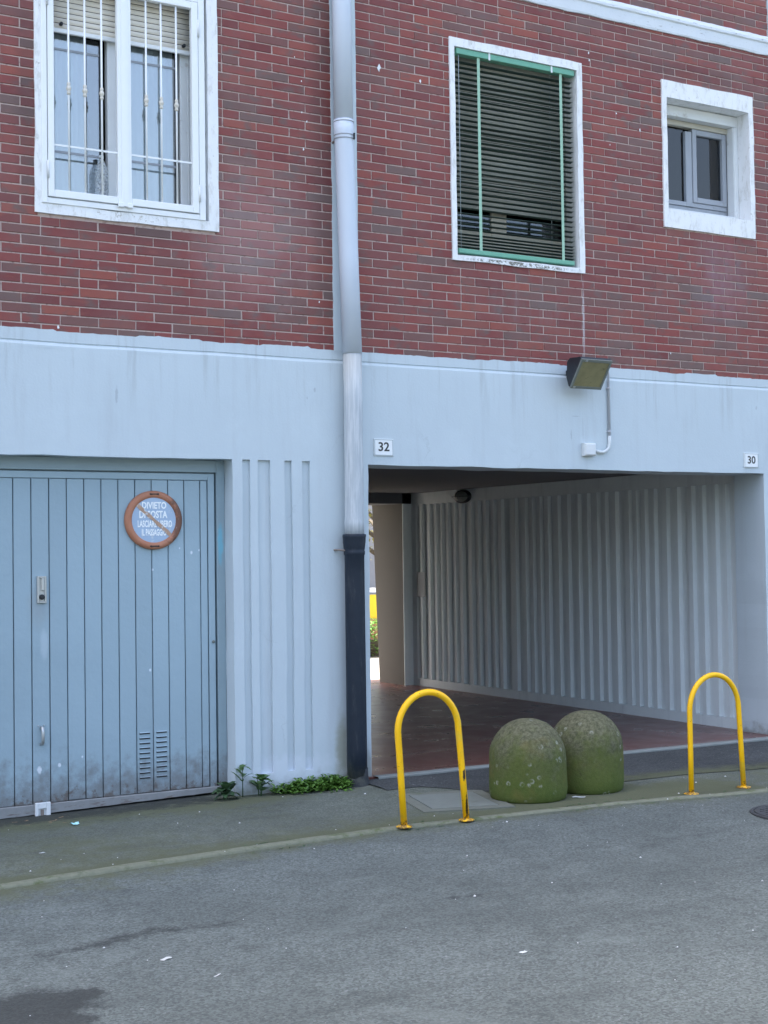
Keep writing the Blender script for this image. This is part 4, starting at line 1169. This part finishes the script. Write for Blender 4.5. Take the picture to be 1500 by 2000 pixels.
def number_plate(s, x0, x1, z0, z1, tx0, tx1, tz0, tz1, lab):
    e = empty('house_number_plate', ((x0 + x1) / 2, -0.013, z0), lab, 'house number', 'house number plates')
    mb = MB(); mb.cbox(x0, x1, -0.021, -0.0135, z0, z1, 0.002); part(mb, 'plate', M['white'], e)
    t = 0.005; i = 0.003
    mb = MB()
    mb.box(x0 + i, x1 - i, -0.0222, -0.0211, z0 + i, z0 + i + t); mb.box(x0 + i, x1 - i, -0.0222, -0.0211, z1 - i - t, z1 - i)
    mb.box(x0 + i, x0 + i + t, -0.0222, -0.0211, z0 + i + t, z1 - i - t); mb.box(x1 - i - t, x1 - i, -0.0222, -0.0211, z0 + i + t, z1 - i - t)
    part(mb, 'border', M['plate_edge'], e)
    me = text_mesh(s, tx0, tx1, tz0, tz1, -0.0212, 0.0012, 0.018); me.materials.clear(); me.materials.append(M['ink'])
    o = link('digits', me, e); o.data.transform(Matrix.Translation(-e.matrix_basis.translation))
number_plate('32', 2.886, 3.046, 2.272, 2.393, 2.922, 3.012, 2.305, 2.370, 'white house number plate 32 at the left end over the passage')
number_plate('30', 6.462, 6.624, 2.254, 2.377, 6.500, 6.588, 2.287, 2.352, 'white house number plate 30 at the right end over the passage')

sg = empty('no_parking_sign', (1.273, 0.122, 1.817), 'round no-parking sign with a rusty rim on the garage door', 'sign')
def ring_pts(prof, n=56):
    mb = MB(); mb.lathe(prof, (0, 0, 0), n, True, 'Y'); return mb
# lathe axis Y: second number runs towards the street
mb = MB(); rings = []
for r_, h in [(0.150, 0.012), (0.157, 0.020), (0.168, 0.026), (0.182, 0.026), (0.194, 0.021), (0.2015, 0.010), (0.2015, 0.0)]:
    rings.append([mb.vert((r_ * math.cos(6.28318 * k / 64), -h, r_ * 0.965 * math.sin(6.28318 * k / 64))) for k in range(64)])
for a, b in zip(rings, rings[1:]):
    for k in range(64): mb.face((a[k], a[(k + 1) % 64], b[(k + 1) % 64], b[k]), True)
mb.build('rim', M['sign_rim'], sg)
mb = MB(); mb.poly([(0.158 * math.cos(6.28318 * k / 48), -0.016, 0.158 * 0.965 * math.sin(6.28318 * k / 48)) for k in range(48)]); face = mb.build('face', M['sign_face'], sg)
for s, cx, w_, cz, h_ in (('DIVIETO', 0.002, 0.170, 0.0975, 0.046), ('DI SOSTA', -0.004, 0.196, 0.0375, 0.050), ('LASCIARE LIBERO', 0.006, 0.240, -0.0245, 0.046), ('IL PASSAGGIO', 0.0, 0.172, -0.081, 0.045)):
    me = text_mesh(s, cx - w_ / 2, cx + w_ / 2, cz - h_ / 2, cz + h_ / 2, -0.0165, 0.0012, 0.030); me.materials.clear(); me.materials.append(M['sign_text'])
    link('lettering', me, face)
mb = MB(); c0 = Vector((-0.118, -0.0192, 0.100)); c1 = Vector((0.118, -0.0192, -0.100)); dn = (c1 - c0).normalized(); pn = Vector((dn.z, 0, -dn.x)) * 0.0125
rag = [0.75, 1.15, 0.85, 1.0, 0.7, 1.1, 0.9, 1.05, 1.2]
P_ = [c0 + (c1 - c0) * i / 8 + pn * rag[i] for i in range(9)] + [c0 + (c1 - c0) * i / 8 - pn * rag[8 - i] for i in range(8, -1, -1)]
nb = len(P_); mb.v = [tuple(p) for p in P_] + [(p.x, p.y + 0.0011, p.z) for p in P_]
mb.face(range(nb)); mb.face(range(2 * nb - 1, nb - 1, -1))
for i in range(nb): mb.face((i, (i + 1) % nb, nb + (i + 1) % nb, nb + i))
mb.build('diagonal_bar', M['sign_bar'], face)
for z in (0.172, -0.172):
    mb = MB(); mb.cbox(-0.032, 0.032, -0.0285, -0.024, z - 0.004, z + 0.004, 0.001); mb.lathe([(0.006, 0), (0.006, 0.003), (0.003, 0.004)], (-0.026, -0.0286, z), 8, True, 'Y'); mb.lathe([(0.006, 0), (0.006, 0.003), (0.003, 0.004)], (0.026, -0.0286, z), 8, True, 'Y')
    mb.build('fixing', M['ink'], sg)

# ------------------------------------------------------------------ hoop barriers
def hoop(f0, f1, s0, s1, top, rad, lab):
    e = empty('hoop_barrier', ((f0[0] + f1[0]) / 2, (f0[1] + f1[1]) / 2, -0.03), lab, 'hoop barrier', 'yellow hoop barriers')
    cx, cy = (s0[0] + s1[0]) / 2, (s0[1] + s1[1]) / 2; hw = (s1[0] - s0[0]) / 2; zc = (s0[2] + s1[2]) / 2; hh = top - rad - zc
    path = [f0, tuple(f0[i] * 0.5 + s0[i] * 0.5 for i in range(3))]
    for k in range(0, 19):
        a = math.pi * (1 - k / 18)
        path.append((cx + hw * math.cos(a), cy + (s1[1] - s0[1]) / 2 * math.cos(a), s0[2] + (s1[2] - s0[2]) * k / 18 + hh * math.sin(a)))
    path += [tuple(f1[i] * 0.5 + s1[i] * 0.5 for i in range(3)), f1]
    mb = MB(); mb.tube(path, rad, 18); part(mb, 'tube', M['yellow'], e)
    for f in (f0, f1):
        mb = MB(); mb.lathe([(0.046, -0.004), (0.049, 0.001), (0.047, 0.004), (rad + 0.005, 0.006), (rad + 0.003, 0.010), (rad, 0.011)], (f[0], f[1], f[2]), 22, True, 'Z', lambda a, h: 0.03 * nz(math.cos(a), math.sin(a), f[0] * 3))
        part(mb, 'foot_plate', M['yellow'], e)
hoop((2.158, -1.572, -0.028), (2.576, -1.603, -0.028), (2.116, -1.585, 0.53), (2.529, -1.60, 0.52), 0.770, 0.0198, 'yellow hoop barrier with a rusty leg left of the stone bollards')
hoop((4.301, -1.673, -0.028), (4.764, -1.676, -0.028), (4.298, -1.675, 0.512), (4.732, -1.676, 0.508), 0.757, 0.0176, 'yellow hoop barrier right of the mossy bollards by the house number 30')

# ------------------------------------------------------------------ dome bollards
def dome(c, r, h, lab, seed):
    e = empty('dome_bollard', (c[0], c[1], -0.032), lab, 'bollard', 'mossy dome bollards')
    prof = [(r * 0.93, 0.0), (r * 0.965, 0.012), (r * 0.985, 0.035), (r, 0.07)]
    hz = h - r * 0.98
    prof += [(r * (1 - 0.004 * i), 0.07 + (hz - 0.07) * i / 5) for i in range(1, 6)]
    for i in range(1, 17):
        a = math.pi / 2 * i / 16
        prof.append((max(0.004, r * 0.98 * math.cos(a) ** 0.96), hz + r * 0.98 * math.sin(a)))
    mb = MB(); mb.lathe(prof, (0, 0, 0), 56, True, 'Z', lambda a, hh: 0.016 * nz(math.cos(a) * 1.6, math.sin(a) * 1.6, hh * 6 + seed) + 0.008 * nz(math.cos(a) * 6, math.sin(a) * 6, hh * 22 + seed) - (0.03 * max(0, nz(math.cos(a) * 4, math.sin(a) * 4, seed)) if hh < 0.03 else 0))
    mb.build('dome', M['concrete'], e)
    return e
dome((3.352, -1.165), 0.256, 0.518, 'mossy domed concrete bollard in front, overlapping the other one', 1.0)
dome((3.874, -1.118), 0.250, 0.530, 'mossy domed concrete bollard behind, nearer the right hoop', 6.0)

# ------------------------------------------------------------------ covers set in the ground
mh = empty('manhole_cover', (4.445, -2.485, -0.055), 'round dark iron manhole cover at the right edge of the road', 'manhole cover')
mb = MB(); mb.lathe([(0.305, -0.02), (0.305, 0.010), (0.300, 0.014), (0.282, 0.014), (0.280, 0.008)], (0, 0, 0), 48, False); mb.build('ring', M['iron_cover'], mh)
mb = MB(); mb.lathe([(0.276, -0.02), (0.276, 0.013), (0.272, 0.016), (0.001, 0.016)], (0, 0, 0), 48, False)
for i in range(-5, 6):
    for j in range(-5, 6):
        if math.hypot(i, j) < 5.3: mb.box(i * 0.046 - 0.014, i * 0.046 + 0.014, j * 0.046 - 0.005, j * 0.046 + 0.005, 0.0162, 0.019)
mb.build('lid', M['iron_cover'], mh)
dc = empty('drain_cover', (2.875, -1.0, -0.03), 'square concrete drain cover sunk in the pavement behind the left hoop', 'drain cover', None, R(-15.5))
def cover(mb, x0, x1, y0, y1, z0, z1):
    mb.box(x0, x1, y0, y1, z0, z1)
mb = MB(); t = 0.075
a, b = 0.30, 0.345
cover(mb, -a, a, -b, -b + t, -0.05, 0.006); cover(mb, -a, a, b - t, b, -0.05, 0.006); cover(mb, -a, -a + t, -b + t, b - t, -0.05, 0.0055); cover(mb, a - t, a, -b + t, b - t, -0.05, 0.0055)
mb.build('rim', M['slabrim'], dc)
mb = MB(); cover(mb, -a + t + 0.006, a - t - 0.006, -b + t + 0.006, b - t - 0.006, -0.05, 0.007); mb.build('slab', M['slab'], dc)

# ------------------------------------------------------------------ lamp and plate in the passage
pl_ = empty('bulkhead_lamp', (6.742, 4.65, 2.205), 'dark bulkhead lamp high on the ribbed passage wall', 'wall lamp')
def bulk(scale, x0, x1, name, mt):
    mb = MB(); rings = []
    for q in range(7):
        a = math.pi / 2 * q / 6; s = math.cos(a) * (1 - 0.0) if q < 6 else 0.02
        rings.append([mb.vert((-(x0 + (x1 - x0) * math.sin(a)), 0.15 * scale * s * math.cos(6.28318 * k / 28), 0.070 * scale * s * math.sin(6.28318 * k / 28))) for k in range(28)])
    for a, b in zip(rings, rings[1:]):
        for k in range(28): mb.face((a[k], b[k], b[(k + 1) % 28], a[(k + 1) % 28]), True)
    mb.face(rings[-1]); return mb.build(name, mt, pl_)
mb = MB(); rings = []
for d, s in ((0.0, 1.08), (0.025, 1.08), (0.032, 1.0)):
    rings.append([mb.vert((-d, 0.15 * s * math.cos(6.28318 * k / 28), 0.070 * s * math.sin(6.28318 * k / 28))) for k in range(28)])
for a, b in zip(rings, rings[1:]):
    for k in range(28): mb.face((a[k], b[k], b[(k + 1) % 28], a[(k + 1) % 28]), True)
mb.face(rings[-1]); mb.build('base', M['lamp_black'], pl_)
bulk(0.86, 0.03, 0.10, 'globe', M['lamp_rim'])
mb = MB(); mb.tube([(-0.03, -0.15, 0.0), (-0.09, -0.10, 0.0), (-0.112, 0, 0.0), (-0.09, 0.10, 0), (-0.03, 0.15, 0)], 0.005, 6); mb.tube([(-0.03, 0, -0.072), (-0.09, 0, -0.05), (-0.113, 0, 0.0), (-0.09, 0, 0.05), (-0.03, 0, 0.072)], 0.005, 6); mb.build('cage', M['lamp_black'], pl_)
pt = MB(); pt.box(6.738, 6.7415, 5.49, 5.67, 1.06, 1.35); pt.box(6.7365, 6.7375, 5.50, 5.66, 1.07, 1.34)
tag(pt.build('meter_hatch', plain('dulled_hatch_paint', (0.42, 0.44, 0.45), 0.75)), 'small painted hatch low on the far end of the ribbed wall', 'hatch')

# ------------------------------------------------------------------ weeds
def leaf_blade(mb, base, d, L, Wd, lift, droop, seg=4):
    d = Vector(d).normalized(); side = d.cross(Vector((0, 0, 1)))
    side = side.normalized() if side.length > 0.01 else Vector((1, 0, 0))
    rows = []
    for i in range(seg + 1):
        t = i / seg
        p = Vector(base) + d * (L * t) + Vector((0, 0, L * (lift * t - droop * t * t)))
        w_ = Wd * (math.sin(math.pi * (0.10 + 0.88 * t) ** 1.1) if t < 1 else 0.05) * 0.5 + 0.0008
        rows.append((mb.vert(p - side * w_ + Vector((0, 0, w_ * 0.2))), mb.vert(p), mb.vert(p + side * w_ + Vector((0, 0, w_ * 0.2)))))
    for a, b in zip(rows, rows[1:]):
        mb.face((a[0], a[1], b[1], b[0]), True); mb.face((a[1], a[2], b[2], b[1]), True)
wr = random.Random(3)
def weed(loc, nl, L, Wd, stem_h, lab, mt, nstem=1):
    e = empty('weed', loc, lab, 'weed', 'weeds growing along the foot of the wall')
    st = MB(); lf = MB()
    for q in range(nstem):
        ox, oy = wr.uniform(-0.025, 0.025), wr.uniform(-0.02, 0.02); h = stem_h * wr.uniform(0.75, 1.1)
        lx, ly = wr.uniform(-0.02, 0.02), wr.uniform(-0.02, 0.005)
        st.tube([(ox, oy, -0.01), (ox + lx * 0.5, oy + ly * 0.5, h * 0.5), (ox + lx, oy + ly, h)], [0.004, 0.003, 0.0015], 6)
        for i in range(nl // nstem):
            t = wr.uniform(0.25, 1.0) if stem_h > 0.08 else wr.uniform(0, 0.6)
            a = wr.uniform(0, 6.283); dd = (math.cos(a), math.sin(a) * 0.7 - 0.25, 0)
            leaf_blade(lf, (ox + lx * t, oy + ly * t, h * t), dd, L * wr.uniform(0.6, 1.15) * (1.15 - 0.5 * t), Wd * wr.uniform(0.7, 1.2), wr.uniform(0.35, 1.3), wr.uniform(0.2, 0.8))
    st.build('stem', M['leaf_dull'], e); lf.build('leaves', mt, e)
    return e
weed((1.68, -0.10, -0.045), 22, 0.10, 0.075, 0.10, 'dull broad-leaved weed at the corner of the garage door', M['leaf_dull'], 3)
weed((1.845, -0.055, -0.035), 11, 0.085, 0.034, 0.21, 'tall upright weed at the left corner of the grooved pillar', M['leaf'])
weed((1.955, -0.085, -0.035), 17, 0.095, 0.070, 0.13, 'broad round-leaved weed at the foot of the grooved pillar', M['leaf'], 3)
gc = MB()
for i in range(900):
    x = 2.02 + 0.60 * wr.random() ** 0.75; y = -0.045 - abs(wr.gauss(0, 0.075)) * (0.7 + 0.6 * (x - 2.0))
    dens = sst(2.0, 2.25, x)
    if wr.random() > 0.25 + 0.75 * dens or x > 2.58: continue
    h = (0.015 + 0.062 * wr.random()) * (0.7 + 0.5 * dens) * math.exp(-(y / 0.25) ** 2)
    for q in range(3):
        a = wr.uniform(0, 6.283)
        leaf_blade(gc, (x, y, -0.035 + h * wr.uniform(0.5, 1)), (math.cos(a), math.sin(a), 0), wr.uniform(0.018, 0.050), wr.uniform(0.010, 0.026), wr.uniform(0.1, 1.1), 0.4, 2)
tag(gc.build('ground_cover', M['clover']), 'low bright green ground cover at the foot of the pillar beside the drainpipe', 'ground cover', kind='stuff')
# fine moss and grass tufts along the kerb
mo = MB()
for i in range(420):
    x = wr.uniform(-0.9, 4.6); y = kerb_y(x) + (wr.uniform(0.005, 0.05) if wr.random() < 0.45 else wr.uniform(-0.125, -0.103))
    if nz(x, 2, 1, 1.6) < 0.05: continue
    z0 = pave_z(x, y) if y > kerb_y(x) else road_z(x, y)
    for q in range(3):
        a = wr.uniform(0, 6.283); leaf_blade(mo, (x + wr.gauss(0, 0.008), y + wr.gauss(0, 0.004), z0), (math.cos(a), math.sin(a), 0), wr.uniform(0.006, 0.014), 0.004, 0.7, 0.3, 2)
tag(mo.build('kerb_moss', M['leaf_dull']), 'tufts of moss along the worn kerb', 'moss', kind='stuff')

# ------------------------------------------------------------------ litter
def scrap(x, y, z, sx, sy, rz, mt, lab, group=None, crumple=0.35):
    mb = MB(); n_ = 4
    for i in range(n_ + 1):
        for j in range(n_ + 1):
            u, v = i / n_ - 0.5, j / n_ - 0.5
            e = 1 + 0.35 * nz(i * 1.7 + x * 9, j * 1.3 + y * 7, 2)
            mb.vert((u * sx * e, v * sy * e, 0.003 + abs(nz(i * 2.3 + x * 5, j * 2.1, y * 3)) * crumple * sy))
    for i in range(n_):
        for j in range(n_):
            a = i * (n_ + 1) + j; mb.face((a, a + n_ + 1, a + n_ + 2, a + 1))
    o = mb.build('paper_scrap' if mt is not M['dry_leaf'] else 'dry_leaf', mt)
    o.location = (x, y, z); o.rotation_euler = (0, 0, rz)
    return tag(o, lab, 'litter' if mt is not M['dry_leaf'] else 'dry leaf', group)
scrap(0.571, -0.359, -0.034, 0.055, 0.045, 0.3, M['cyan'], 'pale cyan crumpled paper on the pavement before the garage door', None, 0.6)
scrap(0.14, -1.10, -0.03, 0.03, 0.016, 0.2, M['paper'], 'small white scrap on the mossy pavement near the kerb at the left', 'paper scraps')
scrap(-0.018, -3.303, -0.06, 0.055, 0.022, 0.5, M['paper'], 'white paper scrap on the road, largest of the lower left', 'paper scraps')
scrap(1.247, -4.016, -0.06, 0.035, 0.018, 0.2, M['paper'], 'white scrap on the road in the middle of the foreground', 'paper scraps')
scrap(1.657, -1.868, -0.057, 0.075, 0.022, -0.4, M['paper'], 'pale flat scrap on the road just below the left hoop', 'paper scraps')
scrap(0.065, -3.627, -0.06, 0.045, 0.007, 0.6, M['paper'], 'thin white sliver on the road at the lower left', 'paper scraps')
scrap(3.62, -1.36, -0.03, 0.085, 0.03, -0.6, M['paper'], 'flat pale flake on the pavement at the foot of the two bollards', 'paper scraps')
lr = random.Random(8)
for i in range(12):
    x, y = lr.uniform(0.26, 0.72), lr.uniform(-0.36, -0.03)
    scrap(x, y, -0.042 + 0.004 * 0, 0.035 * lr.uniform(0.5, 1.3), 0.013 * lr.uniform(0.6, 1.3), lr.uniform(0, 3), M['dry_leaf'], 'dry brown leaf fragment under the garage door catch', 'dry leaves by the garage door')
mb = MB()
for i in range(110):
    x, y = lr.uniform(-0.9, 5.2), lr.uniform(-4.8, -0.15)
    z = pave_z(x, y) if y > kerb_y(x) else (road_z(x, y) if y < kerb_y(x) - 0.11 else -0.026)
    s = 0.003 + 0.006 * lr.random() ** 4
    b0 = len(mb.v); a0 = lr.uniform(0, 6)
    for k_ in range(5): mb.vert((x + s * math.cos(a0 + k_ * 1.2566), y + s * 0.8 * math.sin(a0 + k_ * 1.2566), z + 0.001))
    mb.vert((x, y, z + s * 0.7 + 0.002))
    for k_ in range(5): mb.face((b0 + k_, b0 + (k_ + 1) % 5, b0 + 5))
tag(mb.build('gravel_chips', plain('pale_chips', (0.55, 0.56, 0.55), 0.85, 0.3, 5)), 'pale gravel chips scattered over road and pavement', 'gravel', kind='stuff')

# ------------------------------------------------------------------ the yard seen through the passage
hg = empty('hedge', (9.5, 10.6, -0.012), 'low green hedge beyond the far end of the passage', 'hedge')
mb = MB(); hr = random.Random(4)
for i in range(9000):
    x, y, z = hr.uniform(-2.5, 2.5), hr.uniform(-0.3, 0.3), hr.uniform(0.02, 0.55)
    if max(abs(y) / 0.3, (z - 0.1) / 0.45) < 0.6 and hr.random() < 0.8: continue
    z *= 1 + 0.08 * nz(x, y, 0, 3)
    a = hr.uniform(0, 6.283); leaf_blade(mb, (x, y, z), (math.cos(a), math.sin(a), hr.uniform(-0.3, 0.6)), 0.07, 0.045, 0.3, 0.3, 2)
mb.build('foliage', M['hedge'], hg)
mb = MB(); mb.box(-2.4, 2.4, -0.08, 0.08, 0.0, 0.25); mb.build('branches', M['bark'], hg)
yw = empty('yellow_fence', (11.5, 14.0, -0.012), 'bright yellow panel fence with a white rail on a terracotta wall', 'fence')
quadbox('base_wall', M['terracotta'], yw, -4, 4, -0.1, 0.1, 0, 0.40)
for i in range(5): quadbox('panel', M['yellow_panel'], yw, -4 + 1.62 * i, -4 + 1.62 * i + 1.5, -0.03, 0.0, 0.402, 0.84)
for i in range(6): quadbox('post', M['white_dirty'], yw, -4.1 + 1.62 * i + 0.0, -4.1 + 1.62 * i + 0.08, -0.04, 0.04, 0.402, 0.88)
quadbox('top_rail', M['white'], yw, -4.1, 4.1, -0.05, 0.05, 0.882, 0.96)
fb = empty('far_building', (18, 26, -0.05), 'grey building with dark windows far beyond the passage', 'building')
mb = relief([-8] + [v for i in range(6) for v in (-7 + 2.5 * i, -5.6 + 2.5 * i)] + [8.5], [0, 0.9, 2.2, 3.9, 5.2, 6.5], lambda x, z: 0.15 if (0.9 < z < 2.2 or 3.9 < z < 5.2) and (x + 7) % 2.5 < 1.4 and -7 < x < 7 else 0.0, 0.0, 5.0)
mb.build('wall', M['far_wall'], fb)
quadbox('roof', M['roof'], fb, -8.2, 8.7, -0.2, 5.2, 6.502, 6.8)
for i in range(6):
    for z0 in (0.9, 3.9):
        quadbox('window', M['glass_dark'] if False else M['grey_frame'], fb, -7 + 2.5 * i + 0.02, -5.6 + 2.5 * i - 0.02, 0.10, 0.14, z0 + 0.02, z0 + 1.28)

def tree(loc, h, seed, lab):
    r = random.Random(seed); e = empty('tree', loc, lab, 'tree', 'trees beyond the passage')
    tr = MB(); tips = []
    tr.tube([(0, 0, -0.1), (0.05, 0.02, h * 0.2), (-0.03, 0.05, h * 0.42), (0.06, 0, h * 0.8)], [0.15, 0.12, 0.09, 0.03], 10)
    for i in range(11):
        z = h * r.uniform(0.28, 0.75); a = r.uniform(0, 6.283); L = h * r.uniform(0.22, 0.42)
        p1 = (math.cos(a) * L * 0.5, math.sin(a) * L * 0.5, z + L * 0.25); p2 = (math.cos(a + 0.2) * L, math.sin(a + 0.2) * L, z + L * r.uniform(0.1, 0.6))
        tr.tube([(0, 0, z), p1, p2], [0.055, 0.035, 0.012], 7); tips += [p1, p2]
        for q in range(3):
            b = a + r.uniform(-1, 1); p3 = (p2[0] + math.cos(b) * L * 0.35, p2[1] + math.sin(b) * L * 0.35, p2[2] + L * r.uniform(-0.3, 0.3))
            tr.tube([p1, p3], [0.02, 0.006], 5); tips.append(p3)
    tr.build('trunk', M['bark'], e)
    lf = MB()
    for t in tips:
        for q in range(90):
            o = Vector((r.gauss(0, 0.36), r.gauss(0, 0.36), r.gauss(-0.05, 0.32))); p = Vector(t) + o
            a = r.uniform(0, 6.283); leaf_blade(lf, p, (math.cos(a), math.sin(a), r.uniform(-0.7, 0.5)), 0.13, 0.06, 0.1, 0.3, 2)
    lf.build('crown', M['tree_leaf'], e)
tree((13.6, 18.2, -0.05), 5.2, 1, 'pale yellow-green tree straight beyond the passage')
tree((10.2, 19.5, -0.05), 5.6, 2, 'second pale tree left of the first beyond the passage')
